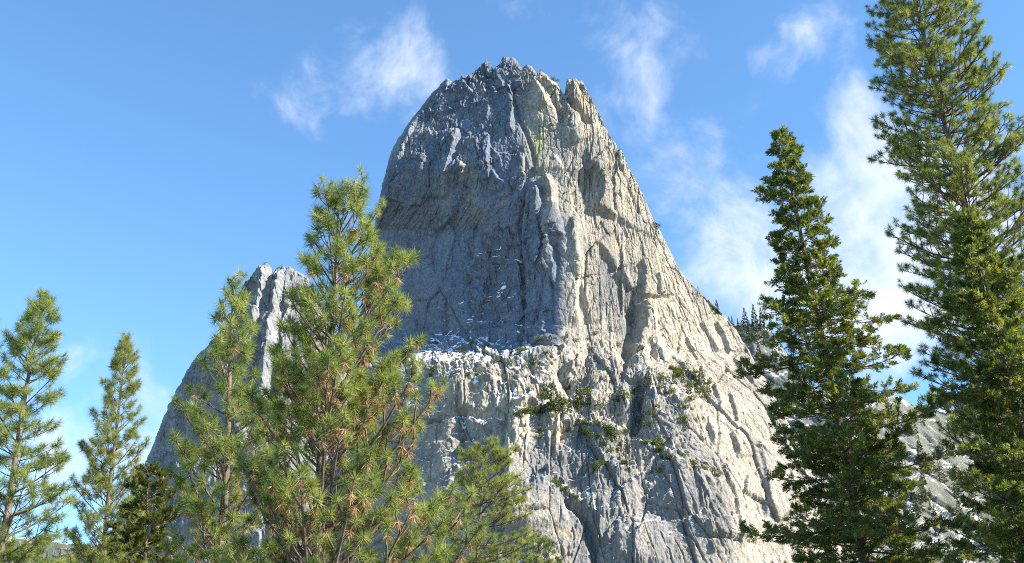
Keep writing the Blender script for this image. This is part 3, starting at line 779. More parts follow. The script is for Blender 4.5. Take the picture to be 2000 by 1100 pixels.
# ---------------------------------------------------------------- plant materials
def mat_leaf(name, c0, c1, c2, trans=.35, spread=1.0, rough=.5, tipc=None):
    """needles and leaves: colour varies from clump to clump and from needle to needle; part of the light passes through"""
    m = bpy.data.materials.new(name); m.use_nodes = True
    t = m.node_tree; t.nodes.clear(); L = t.links.new
    g = N(t, 'ShaderNodeNewGeometry'); oi = N(t, 'ShaderNodeObjectInfo')
    at_ = N(t, 'ShaderNodeAttribute', attribute_name='clump')
    ad = N(t, 'ShaderNodeMath', operation='ADD'); L(at_.outputs['Fac'], ad.inputs[0]); L(oi.outputs['Random'], ad.inputs[1])
    fr = N(t, 'ShaderNodeMath', operation='FRACT'); L(ad.outputs[0], fr.inputs[0])
    mxr = N(t, 'ShaderNodeMath', operation='MULTIPLY_ADD'); L(g.outputs['Random Per Island'], mxr.inputs[0]); mxr.inputs[1].default_value = .45
    sc_ = N(t, 'ShaderNodeMath', operation='MULTIPLY'); L(fr.outputs[0], sc_.inputs[0]); sc_.inputs[1].default_value = .55
    L(sc_.outputs[0], mxr.inputs[2])
    cr = N(t, 'ShaderNodeValToRGB'); L(mxr.outputs[0], cr.inputs[0])
    e = cr.color_ramp.elements
    e[0].position = .1; e[0].color = (*c0, 1); e[1].position = .9; e[1].color = (*c2, 1)
    k = e.new(.5); k.color = (*c1, 1)
    pb = N(t, 'ShaderNodeBsdfPrincipled'); L(cr.outputs[0], pb.inputs['Base Color'])
    pb.inputs['Roughness'].default_value = rough; pb.inputs['Specular IOR Level'].default_value = .35
    tr = N(t, 'ShaderNodeBsdfTranslucent')
    tm = N(t, 'ShaderNodeMix', data_type='RGBA', blend_type='MULTIPLY'); tm.inputs['Factor'].default_value = 1
    L(cr.outputs[0], tm.inputs['A']); tm.inputs['B'].default_value = (1.5, 1.35, .6, 1)
    L(tm.outputs['Result'], tr.inputs['Color'])
    ms = N(t, 'ShaderNodeMixShader'); ms.inputs[0].default_value = trans
    L(pb.outputs[0], ms.inputs[1]); L(tr.outputs[0], ms.inputs[2])
    o = N(t, 'ShaderNodeOutputMaterial'); L(ms.outputs[0], o.inputs['Surface'])
    return m


def mat_bark(name, c0, c1, scale=9.0):
    m, t, b = new_mat(name); L = t.links.new
    tc = N(t, 'ShaderNodeTexCoord'); mp = N(t, 'ShaderNodeMapping'); L(tc.outputs['Object'], mp.inputs['Vector']); mp.inputs['Scale'].default_value = (1, 1, .3)
    n = N(t, 'ShaderNodeTexNoise', i_Scale=scale, i_Detail=6.0, i_Roughness=.65); L(mp.outputs[0], n.inputs['Vector'])
    cr = N(t, 'ShaderNodeValToRGB'); L(n.outputs[0], cr.inputs[0])
    cr.color_ramp.elements[0].position = .35; cr.color_ramp.elements[0].color = (*c0, 1)
    cr.color_ramp.elements[1].position = .68; cr.color_ramp.elements[1].color = (*c1, 1)
    L(cr.outputs[0], b.inputs['Base Color']); b.inputs['Roughness'].default_value = .9; b.inputs['Specular IOR Level'].default_value = .2
    bp = N(t, 'ShaderNodeBump', i_Strength=.8, i_Distance=.03); L(n.outputs[0], bp.inputs['Height']); L(bp.outputs[0], b.inputs['Normal'])
    return m


M_PINE = mat_leaf('pine_needles', (.085, .14, .04), (.19, .255, .065), (.42, .45, .16), .42)
M_PINE_Y = mat_leaf('pale_pine_needles', (.135, .18, .05), (.23, .275, .075), (.35, .365, .13), .40)
M_PINE_B = mat_leaf('blue_pine_needles', (.085, .14, .045), (.18, .245, .065), (.40, .43, .15), .42)
M_DEAD = mat_leaf('dead_needles', (.24, .14, .065), (.40, .26, .13), (.56, .41, .25), .3)
M_CEDAR = mat_leaf('cedar_sprays', (.045, .08, .026), (.10, .145, .036), (.28, .29, .065), .42)
M_CEDAR_Y = mat_leaf('gold_green_leaves', (.035, .055, .014), (.07, .095, .02), (.20, .18, .03), .35)
M_FAR = mat_leaf('far_conifer_foliage', (.035, .055, .022), (.065, .09, .035), (.12, .135, .055), .15)
M_BUSH = mat_leaf('bush_foliage', (.065, .095, .022), (.12, .155, .038), (.20, .22, .06), .2)
M_RED = mat_leaf('rusty_foliage', (.16, .06, .03), (.24, .10, .05), (.30, .15, .07), .2)
M_BARK = mat_bark('pine_bark', (.085, .062, .048), (.30, .235, .185))
M_TWIG = mat_bark('branch_bark', (.07, .05, .04), (.26, .19, .14), 14)
M_BARK_D = mat_bark('cedar_bark', (.07, .05, .04), (.20, .145, .11))


def frame_of(d):
    d = d.normalized()
    a = Vector((0, 0, 1)) if abs(d.z) < .9 else Vector((1, 0, 0))
    u = d.cross(a).normalized()
    return u, d.cross(u).normalized()


def tube(pts, rad, k=6, cap=True):
    co, fs = [], []
    n = len(pts)
    for i, p in enumerate(pts):
        d = (pts[min(i + 1, n - 1)] - pts[max(i - 1, 0)])
        u, v = frame_of(d)
        for j in range(k):
            a = 2 * math.pi * j / k
            co.append(p + (u * math.cos(a) + v * math.sin(a)) * rad[i])
    for i in range(n - 1):
        for j in range(k):
            a, b = i * k + j, i * k + (j + 1) % k
            fs.append((a, b, b + k, a + k))
    if cap:
        fs.append(tuple(range((n - 1) * k, n * k)))
    return co, fs


RNG = np.random.default_rng(11)


def tuft_arrays(nn, length, wid, lo, hi, stem, droop=0.0):
    """a brush of needles round +Z; triangles only"""
    th = np.radians(lo + (hi - lo) * RNG.random(nn) ** .8); ph = RNG.random(nn) * 2 * np.pi
    d = np.stack([np.sin(th) * np.cos(ph), np.sin(th) * np.sin(ph), np.cos(th)], -1)
    d[:, 2] -= droop; d /= np.linalg.norm(d, axis=1, keepdims=True)
    b = np.zeros((nn, 3)); b[:, 2] = -stem * (th / np.radians(hi)) * RNG.random(nn) ** .5
    ln = length * (.75 + .4 * RNG.random(nn))
    side = np.cross(d, RNG.normal(size=(nn, 3))); side /= np.linalg.norm(side, axis=1, keepdims=True) + 1e-9
    w = wid * (.7 + .6 * RNG.random(nn))[:, None]
    v = np.stack([b + d * .02 - side * w * .5, b + d * .02 + side * w * .5, b + d * ln[:, None]], 1).reshape(-1, 3)
    return v, np.arange(nn * 3).reshape(-1, 3)


TUFTS = [tuft_arrays(105, .205, .0085, 8, 125, .12) for _ in range(8)]
TUFTS_S = [tuft_arrays(90, .17, .0090, 8, 115, .10) for _ in range(6)]
DEADS = [tuft_arrays(60, .17, .012, 95, 170, .07) for _ in range(5)]


def spray_arrays(nl, length):
    """a flat feathery spray along +Z in the XZ plane: little pointed leaflets"""
    vs, fs = [], []
    def leaf(p, d, l, w):
        n = Vector((RNG.normal() * .4, 1, RNG.normal() * .4)).normalized()
        sd = d.cross(n).normalized()
        i = len(vs)
        vs.extend([p, p + d * l * .45 + sd * w, p + d * l, p + d * l * .45 - sd * w]); fs.extend([(i, i + 1, i + 2), (i, i + 2, i + 3)])
    for k in range(nl):
        f = (k + .5) / nl; s = 1 if k % 2 else -1
        an = math.radians(30 + 22 * RNG.random()) * s
        d = Vector((math.sin(an), RNG.normal() * .15, math.cos(an))).normalized()
        leaf(Vector((0, 0, f * length * .72)), d, length * (.62 - .34 * f) * (.8 + .4 * RNG.random()), .0085 + .005 * RNG.random())
    leaf(Vector((0, 0, length * .3)), Vector((0, 0, 1)), length * .7, .014)
    return np.array([tuple(v) for v in vs]), np.array(fs)


SPRAYS = [spray_arrays(11, .23) for _ in range(10)]


def rot_to(d, roll):
    u, v = frame_of(d)
    c, s_ = math.cos(roll), math.sin(roll)
    a = u * c + v * s_; b = d.normalized().cross(a)
    return np.array([[a.x, b.x, d.x], [a.y, b.y, d.y], [a.z, b.z, d.z]])


def merge_clumps(name, items, lib, mat, parent, kind='stuff'):
    """items: (pos, dir, scale, roll, variant) -> one mesh"""
    if not items: return None
    V, Fc, C, off = [], [], [], 0
    for (p, d, sc, roll, k) in items:
        v, f = lib[k % len(lib)]
        M = rot_to(d, roll) * sc
        V.append(v @ M.T + np.array(p)); Fc.append(f + off); off += len(v)
        C.append(np.full(len(v), RNG.random(), np.float32))
    me = mesh_np(name, np.concatenate(V), np.concatenate(Fc))
    a = me.attributes.new('clump', 'FLOAT', 'POINT'); a.data.foreach_set('value', np.concatenate(C))
    o = link(name, me, mat, parent)
    if kind: o['kind'] = kind
    return o


def empty(name, loc):
    o = bpy.data.objects.new(name, None); COL.objects.link(o)
    o.location = loc; o.empty_display_size = .3
    return o


TUFT_MESH = {}


def tuft_mesh(lib_id, lib, k, mat):
    key = (lib_id, k, mat.name)
    if key not in TUFT_MESH:
        v, f = lib[k]
        me = mesh_np('needle_tuft', v, f); me.materials.append(mat)
        TUFT_MESH[key] = me
    return TUFT_MESH[key]


def trunk_line(top_px, low_px, D, rs, sway=.04):
    """points of a trunk that passes both picture points at distance D and stands on the ground"""
    T, Q = at(*top_px, D), at(*low_px, D)
    k = T.z / (T.z - Q.z)
    B = T + (Q - T) * k; B.z = 0.0
    n = 34; pts = []
    for i in range(n):
        f = i / (n - 1); p = B + (T - B) * f
        w = sway * math.sin(f * math.pi)
        pts.append(Vector((p.x + w * math.sin(f * 9 + rs) - 0, p.y + w * math.cos(f * 7 + rs), p.z)))
    return B, T, pts


def pine(label, top_px, low_px, D, prof, mat, seed, tuft_lib=TUFTS, lib_id='L', whorl=(.30, .46), per=(4, 6), elev=(62, 38), curve=14, tsz=1.0, r_base=.14,
         dead=.0, side=None, ysq=1.0, group=None, density=1.0, name='pine_tree', low_cut=1.8, tips=None, droop=0.0):
    rs = random.Random(seed)
    B, T, line = trunk_line(top_px, low_px, D, seed)
    Hh = T.z
    def trunk_at(z):
        f = max(0, min(1, z / Hh)) * (len(line) - 1); i = min(int(f), len(line) - 2); return line[i].lerp(line[i + 1], f - i)
    root = empty(name, B)
    loc = [p - B for p in line]
    rad = [r_base * (1 - (i / (len(loc) - 1))) ** .9 + .012 for i in range(len(loc))]
    tr = link('trunk', mesh_mixed('trunk', [tube(loc, rad, 9)]), M_BARK, root)
    pd = [p[0] for p in prof]; pr = [p[1] for p in prof]
    zlow = at(top_px[0], 1110, D).z - low_cut
    tufts, deads = [], []
    z = Hh - .10
    def add_tuft(p, d, sc):
        tufts.append((p, d.normalized(), sc * (.68 + .52 * rs.random()), rs.random() * 6.28, rs.randrange(len(tuft_lib))))
        if rs.random() < dead * min(1, max(.08, (Hh - p.z - .6) / 2.6)):
            deads.append((p - d.normalized() * (.10 + .12 * rs.random()), (d.normalized() + Vector((0, 0, .9))).normalized(), .5 + .5 * rs.random(), rs.random() * 6.28, rs.randrange(len(DEADS))))
    # leader
    add_tuft(loc[-1], Vector((0, 0, 1)), 1.1 * tsz); add_tuft(loc[-1] - Vector((0, 0, .16)), Vector((.1, 0, 1)), 1.1 * tsz)
    while z > zlow:
        d = Hh - z
        Lr = np.interp(d, pd, pr)
        nb = rs.randint(*per)
        a0 = rs.random() * 6.28
        for j in range(nb):
            az = a0 + 2 * math.pi * j / nb + rs.uniform(-.45, .45)
            hx, hy = math.cos(az), math.sin(az)
            Lb = Lr * rs.uniform(.58, 1.05) * (1 if side is None else 1 + side * hx)
            if Lb < .08: continue
            Lb = max(Lb, .16)
            f = min(1, d / max(pd[-1], .1))
            e0 = R(elev[0] + (elev[1] - elev[0]) * min(1, d / 3.0) + rs.uniform(-9, 9))
            zz = z + rs.uniform(-.12, .12)
            p = trunk_at(zz) - B
            # horizontal reach Lb, so the arc length grows with the climb
            n = 7; pts = [p]; el = e0; seg = Lb / max(.35, math.cos(e0)) / (n - 1) * .92
            for q in range(1, n):
                el2 = el + R(curve) * (q / n) - R(droop) * (1 - q / n)
                az += rs.uniform(-.10, .10)
                dv = Vector((math.cos(az) * math.cos(el2), math.sin(az) * math.cos(el2) * ysq, math.sin(el2)))
                pts.append(pts[-1] + dv * seg)
            blen = seg * (n - 1)
            rb = .006 + .011 * blen
            parts = [tube(pts, [rb * (1 - .75 * q / (n - 1)) for q in range(n)], 5)]
            tipd = pts[-1] - pts[-2]
            add_tuft(pts[-1], tipd, tsz)
            if blen > .35 and rs.random() < .4: add_tuft(pts[-1] - tipd.normalized() * .13, tipd + Vector((rs.uniform(-.2, .2), rs.uniform(-.2, .2), .1)) * seg, tsz)
            # side shoots on the outer part
            ns = int(max(0, (blen - .2) * 3.4 * density + rs.random()))
            for q in range(ns):
                fq = .26 + .70 * (q + rs.random() * .8) / max(ns, 1); fq = min(fq, .97)
                i = min(int(fq * (n - 1)), n - 2); b0 = pts[i].lerp(pts[i + 1], fq * (n - 1) - i)
                bd = (pts[i + 1] - pts[i]).normalized()
                sgn = 1 if (q % 2) else -1
                sidev = bd.cross(Vector((0, 0, 1))).normalized() * sgn
                sd = (bd * rs.uniform(.5, .9) + sidev * rs.uniform(.5, .95) + Vector((0, 0, rs.uniform(.05, .55)))).normalized()
                sl_ = min((.16 + .30 * blen * (1.05 - fq)) * rs.uniform(.7, 1.25), .62)
                mid = b0 + sd * sl_ * .55; end = mid + (sd + Vector((0, 0, .35))).normalized() * sl_ * .45
                parts.append(tube([b0, mid, end], [rb * .42, rb * .34, .004], 4))
                add_tuft(end, end - mid, tsz)
                if sl_ > .30 and rs.random() < .5:
                    o2 = (sd + sidev * rs.uniform(-.9, .3) + Vector((0, 0, .3))).normalized()
                    e2 = mid + o2 * sl_ * .5
                    parts.append(tube([mid, e2], [rb * .3, .004], 4)); add_tuft(e2, o2, tsz * .95)
            link('branch', mesh_mixed('branch', parts), M_TWIG, tr)
        z -= (whorl[0] + (whorl[1] - whorl[0]) * min(1, d / 3)) * rs.uniform(.75, 1.2)
    # the 300 tufts that show largest are parts of their own, the rest is one mass
    def rank(it):
        q = Vector(it[0]) + B; x, y = to_pix(np.array([q]))
        inside = -15 < x[0] < 2015 and -15 < y[0] < 1115
        return (0 if inside else 1, q.y)
    tufts.sort(key=rank)
    crown = merge_clumps('crown', tufts[300:] or tufts[-3:], tuft_lib, mat, root)
    for (p, d, sc, roll, k) in tufts[:300 if len(tufts) > 303 else len(tufts) - 3]:
        o = bpy.data.objects.new('needle_tuft', tuft_mesh(lib_id, tuft_lib, k, mat)); COL.objects.link(o)
        o.parent = crown
        M = rot_to(d, roll)
        o.matrix_local = Matrix.Translation(p) @ Matrix(M.tolist()).to_4x4() @ Matrix.Scale(sc, 4)
    merge_clumps('dead_needles', deads, DEADS, M_DEAD, root)
    tag(root, label, 'tree', group)
    print(label, len(tufts), len(deads))
    return root


def cedar(label, top_px, low_px, D, prof, mat, seed, name='cedar_tree', per_m=17, r_base=.2, elev=(35, 2), dens=9.0, spread=1.0, group=None, sp=1.0):
    rs = random.Random(seed)
    B, T, line = trunk_line(top_px, low_px, D, seed, .03)
    Hh = T.z; root = empty(name, B)
    loc = [p - B for p in line]
    def trunk_at(z):
        f = max(0, min(1, z / Hh)) * (len(loc) - 1); i = min(int(f), len(loc) - 2); return loc[i].lerp(loc[i + 1], f - i)
    tr = link('trunk', mesh_mixed('trunk', [tube(loc, [r_base * (1 - i / (len(loc) - 1)) ** .9 + .012 for i in range(len(loc))], 9)]), M_BARK_D, root)
    pd = [p[0] for p in prof]; pr = [p[1] for p in prof]
    zlow = at(top_px[0], 1110, D).z - 1.0
    items = []
    def spray(p, d, sc=1.0):
        items.append((p, d.normalized(), sc * sp * (.75 + .55 * rs.random()), rs.random() * 6.28, rs.randrange(len(SPRAYS))))
    for k in range(10):
        spray(trunk_at(Hh - .03 * k), Vector((rs.uniform(-.5, .5), rs.uniform(-.5, .5), 1)), .8)
    z = Hh - .08; az = rs.random() * 6.28
    while z > zlow:
        d = Hh - z; Lr = np.interp(d, pd, pr)
        az += 2.4 + rs.uniform(-.5, .5)
        # boughs of uneven length leave notches in the outline
        Lb = max(.12, Lr * (.40 + .70 * rs.random()) * (1 + .30 * math.sin(z * 2.6 + seed) * math.cos(az + z * 1.3)))
        el = R(elev[0] + (elev[1] - elev[0]) * min(1, d / 5) + rs.uniform(-12, 12))
        n = 6; pts = [trunk_at(z)]; seg = Lb / (n - 1); a = az
        for q in range(1, n):
            e = el - R(14) * math.sin(q / n * 2.6) + R(34) * (q / n) ** 2
            a += rs.uniform(-.12, .12)
            pts.append(pts[-1] + Vector((math.cos(a) * math.cos(e), math.sin(a) * math.cos(e), math.sin(e))) * seg)
        rb = .006 + .009 * Lb
        parts = [tube(pts, [rb * (1 - .8 * q / (n - 1)) for q in range(n)], 5)]
        ns = int(8 + Lb * dens * 5.5)
        twigs = max(2, int(Lb * 6))
        tw = []
        for q in range(twigs):
            fq = .06 + .90 * (q + rs.random()) / twigs; fq = min(fq, .96)
            i = min(int(fq * (n - 1)), n - 2); b0 = pts[i].lerp(pts[i + 1], fq * (n - 1) - i)
            bd = (pts[i + 1] - pts[i]).normalized(); sv = bd.cross(Vector((0, 0, 1))).normalized() * (1 if q % 2 else -1)
            sd = (bd * rs.uniform(.4, .9) + sv * rs.uniform(.5, 1) + Vector((0, 0, rs.uniform(-.25, .45)))).normalized()
            l = min(.14 + .34 * Lb * (1.1 - fq), .62) * rs.uniform(.7, 1.2) * spread
            parts.append(tube([b0, b0 + sd * l], [rb * .4, .003], 4)); tw.append((b0, b0 + sd * l, sd))
        tw.append((pts[-3], pts[-1], (pts[-1] - pts[-2]).normalized()))
        for q in range(ns):
            b0, b1, sd = tw[rs.randrange(len(tw))]
            p = b0.lerp(b1, rs.uniform(.25, 1))
            spray(p, sd * .8 + Vector((rs.uniform(-.7, .7), rs.uniform(-.7, .7), rs.uniform(-.35, .75))))
        link('branch', mesh_mixed('branch', parts), M_TWIG, tr)
        z -= (1 / per_m) * rs.uniform(.6, 1.4)
    crown = merge_clumps('crown', items, SPRAYS, mat, root)
    tag(root, label, 'tree', group)
    print(label, len(items))
    return root


# ---------------------------------------------------------------- foreground trees
pine('big bushy young pine with brown dead needles, centre-left before the granite tower', (662, 385), (622, 1095), 17.0,
     [(0, .10), (.3, .34), (.7, .58), (1.2, .85), (2.0, 1.12), (3.0, 1.42), (4.6, 1.85), (6.0, 2.25), (7.5, 2.6), (10, 2.8)], M_PINE, 31, dead=.55, side=.22, tsz=.90, whorl=(.33, .29), elev=(58, 40), curve=14, density=1.05, per=(4, 6), low_cut=3.4)
pine('slender pine with bare trunk showing, left of the big bushy pine', (458, 562), (427, 1095), 20.5,
     [(0, .10), (.5, .30), (1.2, .58), (2.0, .9), (3.0, 1.1), (4.4, 1.5), (6.5, 1.8)], M_PINE, 2, dead=.18, tsz=.95, whorl=(.34, .46), elev=(58, 34), per=(4, 6), density=1.15, low_cut=2.6)
pine('open dark pine with upswept boughs near the left edge of the picture', (84, 586), (3, 1045), 24.0,
     [(0, .10), (.6, .42), (1.2, .72), (2.4, 1.0), (3.6, 1.35), (5.0, 1.6), (6.5, 1.9)], M_PINE_B, 3, dead=.0, whorl=(.32, .42), elev=(50, 22), curve=20, per=(5, 6), density=1.45, low_cut=2.4)
pine('pine mostly cut off by the left edge of the picture', (-42, 590), (-70, 1095), 26.0,
     [(0, .10), (.6, .40), (1.2, .75), (2.4, 1.0), (3.6, 1.2), (6.5, 1.7)], M_PINE_B, 4, whorl=(.42, .55), elev=(50, 22), curve=20, per=(4, 5), density=.8)
pine('narrow pale pine standing between the two leftmost larger pines', (245, 668), (203, 1095), 33.0,
     [(0, .10), (.7, .42), (1.5, .62), (2.8, .88), (4.2, 1.25), (6.0, 1.55), (8.0, 1.8)], M_PINE_Y, 5, dead=.03, whorl=(.30, .44), elev=(60, 35), curve=16, per=(5, 6), density=1.3, low_cut=2.4)
pine('low yellow-green pine with flat boughs, right of the big bushy pine', (945, 880), (930, 1130), 38.0,
     [(0, .5), (.5, 1.15), (1.2, 1.6), (2.2, 2.0), (4.0, 2.4), (6.0, 2.6)], M_PINE_Y, 6, TUFTS_S, 'S', dead=.02, whorl=(.30, .36), elev=(22, 2), curve=22, per=(6, 8), density=1.3, side=.12)
pine('small pine top just rising above the bottom edge below the tower', (1052, 1058), (1048, 1200), 42.0,
     [(0, .4), (.5, .9), (1.2, 1.4), (2.2, 1.8)], M_PINE_Y, 7, TUFTS_S, 'S', whorl=(.30, .36), elev=(28, 8), curve=22, per=(5, 7), density=1.2, low_cut=.6)
pine('very tall pine leaning at right, its top cut off by the upper edge', (1728, -240), (1985, 815), 30.0,
     [(0, .2), (1.0, .6), (2.5, 1.2), (4.0, 1.6), (6.0, 2.1), (8.0, 2.45), (11.0, 2.7), (15, 3.0)], M_PINE_B, 8, TUFTS_S, 'S', tsz=1.12, dead=.04, whorl=(.26, .36), elev=(40, 12), curve=30, per=(6, 8), density=1.4, r_base=.22, low_cut=.5)
cedar('tall narrow dark incense cedar with pointed top, right of the granite tower', (1525, 262), (1692, 1098), 28.0,
      [(0, .12), (.8, .40), (1.6, .72), (2.4, .95), (2.9, .82), (4.0, 1.2), (5.4, 1.55), (7.0, 2.0), (10, 2.4), (13, 2.7)], M_CEDAR, 21, r_base=.20)
cedar('dark dense cedar in front of the very tall pine at the right edge', (1886, 425), (2001, 866), 25.0,
      [(0, .15), (.6, .4), (1.4, .75), (3.0, 1.15), (5.0, 1.6), (8.0, 2.1)], M_CEDAR, 22, r_base=.16, per_m=19)
cedar('cedar bough tips poking in at the right edge beside the very tall pine', (2052, 95), (2110, 700), 36.0,
      [(0, .2), (1.0, .6), (2.0, .95), (4.0, 1.1), (12, 1.4)], M_CEDAR, 23, r_base=.2, per_m=6)
cedar('dark low leafy tree with gold tinted leaves between the left pines', (288, 918), (285, 1100), 26.5,
      [(0, .2), (.4, .5), (1.0, .8), (2.0, 1.0), (3.5, 1.1)], M_CEDAR_Y, 24, name='leafy_tree', r_base=.09, per_m=14, elev=(45, 15), dens=12, sp=.8)
print('trees', round(time.time() - T0, 1))

# ---------------------------------------------------------------- small trees and bushes on the rock
def cone_arrays(nn, seed, wide=.22, gap=.0):
    """unit-high conifer: short drooping boughs as little triangles round an axis"""
    g = np.random.default_rng(seed)
    h = .08 + .92 * g.random(nn) ** 1.25; a = g.random(nn) * 2 * np.pi
    lay = .72 + .28 * np.cos(h * 34 + g.random() * 6)
    r = wide * (1.02 - h) ** .85 * lay * (.35 + .65 * np.sqrt(g.random(nn)))
    c = np.stack([r * np.cos(a), r * np.sin(a), h - .25 * r], -1)
    d = np.stack([np.cos(a), np.sin(a), -.35 + .7 * g.random(nn)], -1); d /= np.linalg.norm(d, axis=1, keepdims=True)
    sd = np.cross(d, g.normal(size=(nn, 3))); sd /= np.linalg.norm(sd, axis=1, keepdims=True)
    l = (.035 + .05 * (1 - h))[:, None] * (.7 + .6 * g.random((nn, 1)))
    v = np.stack([c - sd * l * .35, c + sd * l * .35, c + d * l], 1).reshape(-1, 3)
    return v, np.arange(nn * 3).reshape(-1, 3)


def bush_arrays(nn, seed):
    """unit-radius bush, uneven: leafy flakes over several lobes"""
    g = np.random.default_rng(seed)
    nl = 6; lc = g.normal(size=(nl, 3)) * np.array([.45, .4, .25]); lc[:, 2] = np.abs(lc[:, 2]) + .35; lr = .35 + .3 * g.random(nl)
    k = g.integers(0, nl, nn); d = g.normal(size=(nn, 3)); d /= np.linalg.norm(d, axis=1, keepdims=True)
    c = lc[k] + d * (lr[k] * (.55 + .45 * g.random(nn)))[:, None]; c[:, 2] = np.maximum(c[:, 2], .02)
    o = d + g.normal(size=(nn, 3)) * .6; o /= np.linalg.norm(o, axis=1, keepdims=True)
    sd = np.cross(o, g.normal(size=(nn, 3))); sd /= np.linalg.norm(sd, axis=1, keepdims=True)
    l = .16 * (.6 + .8 * g.random((nn, 1)))
    v = np.stack([c - sd * l * .5, c + sd * l * .5, c + o * l], 1).reshape(-1, 3)
    return v, np.arange(nn * 3).reshape(-1, 3)


def with_clump(me, seed):
    g = np.random.default_rng(seed); n = len(me.vertices)
    a = me.attributes.new('clump', 'FLOAT', 'POINT'); a.data.foreach_set('value', np.repeat(g.random(n // 3), 3).astype(np.float32) * .5)
    return me


CONE_ME = [with_clump(mesh_np('crown', *cone_arrays(520, 40 + k, .16 + .035 * k)), k) for k in range(4)]
SCRAG_ME = [with_clump(mesh_np('crown', *cone_arrays(170, 60 + k, .26)), k) for k in range(3)]
BUSH_ME = [with_clump(mesh_np('crown', *bush_arrays(420, 80 + k)), k) for k in range(5)]
STEM_ME = mesh_mixed('trunk', [tube([Vector((0, 0, -.12)), Vector((0.004, 0, .4)), Vector((0, .004, .98))], [.016, .010, .002], 6)])
BSTEM_ME = mesh_mixed('trunk', [tube([Vector((0, 0, -.35)), Vector((.05, 0, .2)), Vector((.02, .05, .75))], [.07, .05, .02], 6)])
for me_ in (STEM_ME, BSTEM_ME): me_.materials.append(M_TWIG)


def on_rock(px, py, src=None):
    P, Nn, ux, uy = src or PEAK
    i = np.argmin((ux - px) ** 2 + (uy - py) ** 2); i = np.unravel_index(i, ux.shape)
    return Vector(P[i].tolist()), Vector(Nn[i].tolist())


def small_plant(kind, px, py, size_px, label, group, seed, src=None, mat=None):
    rs = random.Random(seed)
    p, n = on_rock(px, py, src)
    mpp = p.y / (CP * F) * 1.05
    root = empty({'c': 'conifer_tree', 's': 'conifer_tree', 'b': 'bush'}[kind], p)
    sz = size_px * mpp
    lib = {'c': CONE_ME, 's': SCRAG_ME, 'b': BUSH_ME}[kind]
    c = bpy.data.objects.new('crown', rs.choice(lib)); COL.objects.link(c); c.parent = root
    c['kind'] = 'stuff'
    m = mat or (M_BUSH if kind == 'b' else M_FAR)
    if len(c.data.materials) == 0: c.data.materials.append(m)
    c.material_slots[0].link = 'OBJECT'; c.material_slots[0].material = m
    t_ = bpy.data.objects.new('trunk', BSTEM_ME if kind == 'b' else STEM_ME); COL.objects.link(t_); t_.parent = root
    root.scale = (sz * rs.uniform(.9, 1.25), sz * rs.uniform(.9, 1.1), sz * (rs.uniform(.75, 1.0) if kind == 'b' else 1))
    root.rotation_euler = (0, 0, rs.random() * 6.28)
    if n.y < 0:
        root.location = p - n * (sz * .12 if kind == 'b' else .3)
    tag(root, label, 'tree' if kind != 'b' else 'bush', group)
    return root


ZONES = [   # label of a cluster, group, list of (kind, px, py, size in px)
    ('olive bush on the snowy ledge at the foot of the shaded wall', 'bushes at the foot of the shaded wall', 'b',
     [(922, 672, 8), (955, 680, 7), (907, 692, 8), (926, 712, 10), (973, 708, 7), (1000, 711, 7), (1042, 704, 8), (1054, 668, 9), (1068, 692, 9), (890, 706, 7), (940, 700, 7)]),
    ('scraggly little tree on the ledge below the shaded wall', 'scraggly trees at the foot of the shaded wall', 's', [(1018, 676, 20), (1064, 700, 24), (985, 716, 18), (1044, 728, 18)]),
    ('dark green bush on the middle ledge left of the gully', 'bushes on the middle ledge', 'b',
     [(1145, 774, 16), (1162, 774, 12), (1082, 800, 20), (1054, 810, 14), (1027, 808, 12), (1010, 812, 9), (1128, 800, 11), (1219, 776, 12), (1100, 790, 12), (1066, 782, 12)]),
    ('conifer rising from the bushes on the middle ledge', 'conifers on the middle ledge', 'c', [(1130, 792, 50), (1082, 806, 58), (1066, 775, 38), (1050, 800, 36), (1094, 806, 40)]),
    ('green bush on the snowy terrace at the head of the sunlit ribs', 'bushes on the right-hand terrace', 'b',
     [(1366, 772, 20), (1315, 768, 10), (1297, 742, 12), (1324, 736, 13), (1336, 798, 10), (1339, 826, 15), (1270, 812, 12), (1267, 832, 9), (1280, 797, 9), (1352, 756, 12), (1350, 782, 10), (1380, 776, 10)]),
    ('conifer standing on the snowy terrace at the head of the sunlit ribs', 'conifers on the right-hand terrace', 'c', [(1265, 756, 36), (1370, 752, 36), (1335, 748, 26), (1356, 742, 24), (1278, 752, 20)]),
    ('dark bush in the slanting band below the middle ledge', 'bushes in the slanting band', 'b',
     [(1176, 834, 12), (1192, 848, 14), (1202, 860, 11), (1150, 850, 10), (1156, 832, 13), (1128, 824, 11), (1061, 842, 8), (1051, 858, 7), (1184, 842, 12), (1140, 830, 10)]),
    ('bush on the lower snowy ledges of the rock apron', 'bushes on the lower ledges', 'b',
     [(1276, 874, 18), (1290, 880, 11), (1246, 866, 9), (1192, 884, 10), (1217, 908, 11), (1168, 914, 12), (1288, 924, 10), (1350, 908, 10), (1362, 916, 8), (1393, 922, 9), (1404, 930, 8), (1312, 894, 8), (1090, 950, 10), (1101, 962, 10), (1113, 974, 10), (1152, 932, 9), (1376, 918, 8), (1262, 868, 9), (1180, 906, 8), (1085, 940, 8)]),
    ('small bush clinging to the bare sunlit face beside the shaded wall', 'bushes on the bare sunlit face', 'b',
     [(1162, 654, 7), (1208, 678, 9), (1153, 684, 5), (1150, 541, 5), (1126, 546, 5), (1064, 610, 7), (1148, 664, 4), (1298, 572, 4), (1315, 590, 4)]),
]
ORD = 'first second third fourth fifth sixth seventh eighth ninth tenth eleventh twelfth thirteenth fourteenth fifteenth sixteenth seventeenth eighteenth nineteenth twentieth'.split()
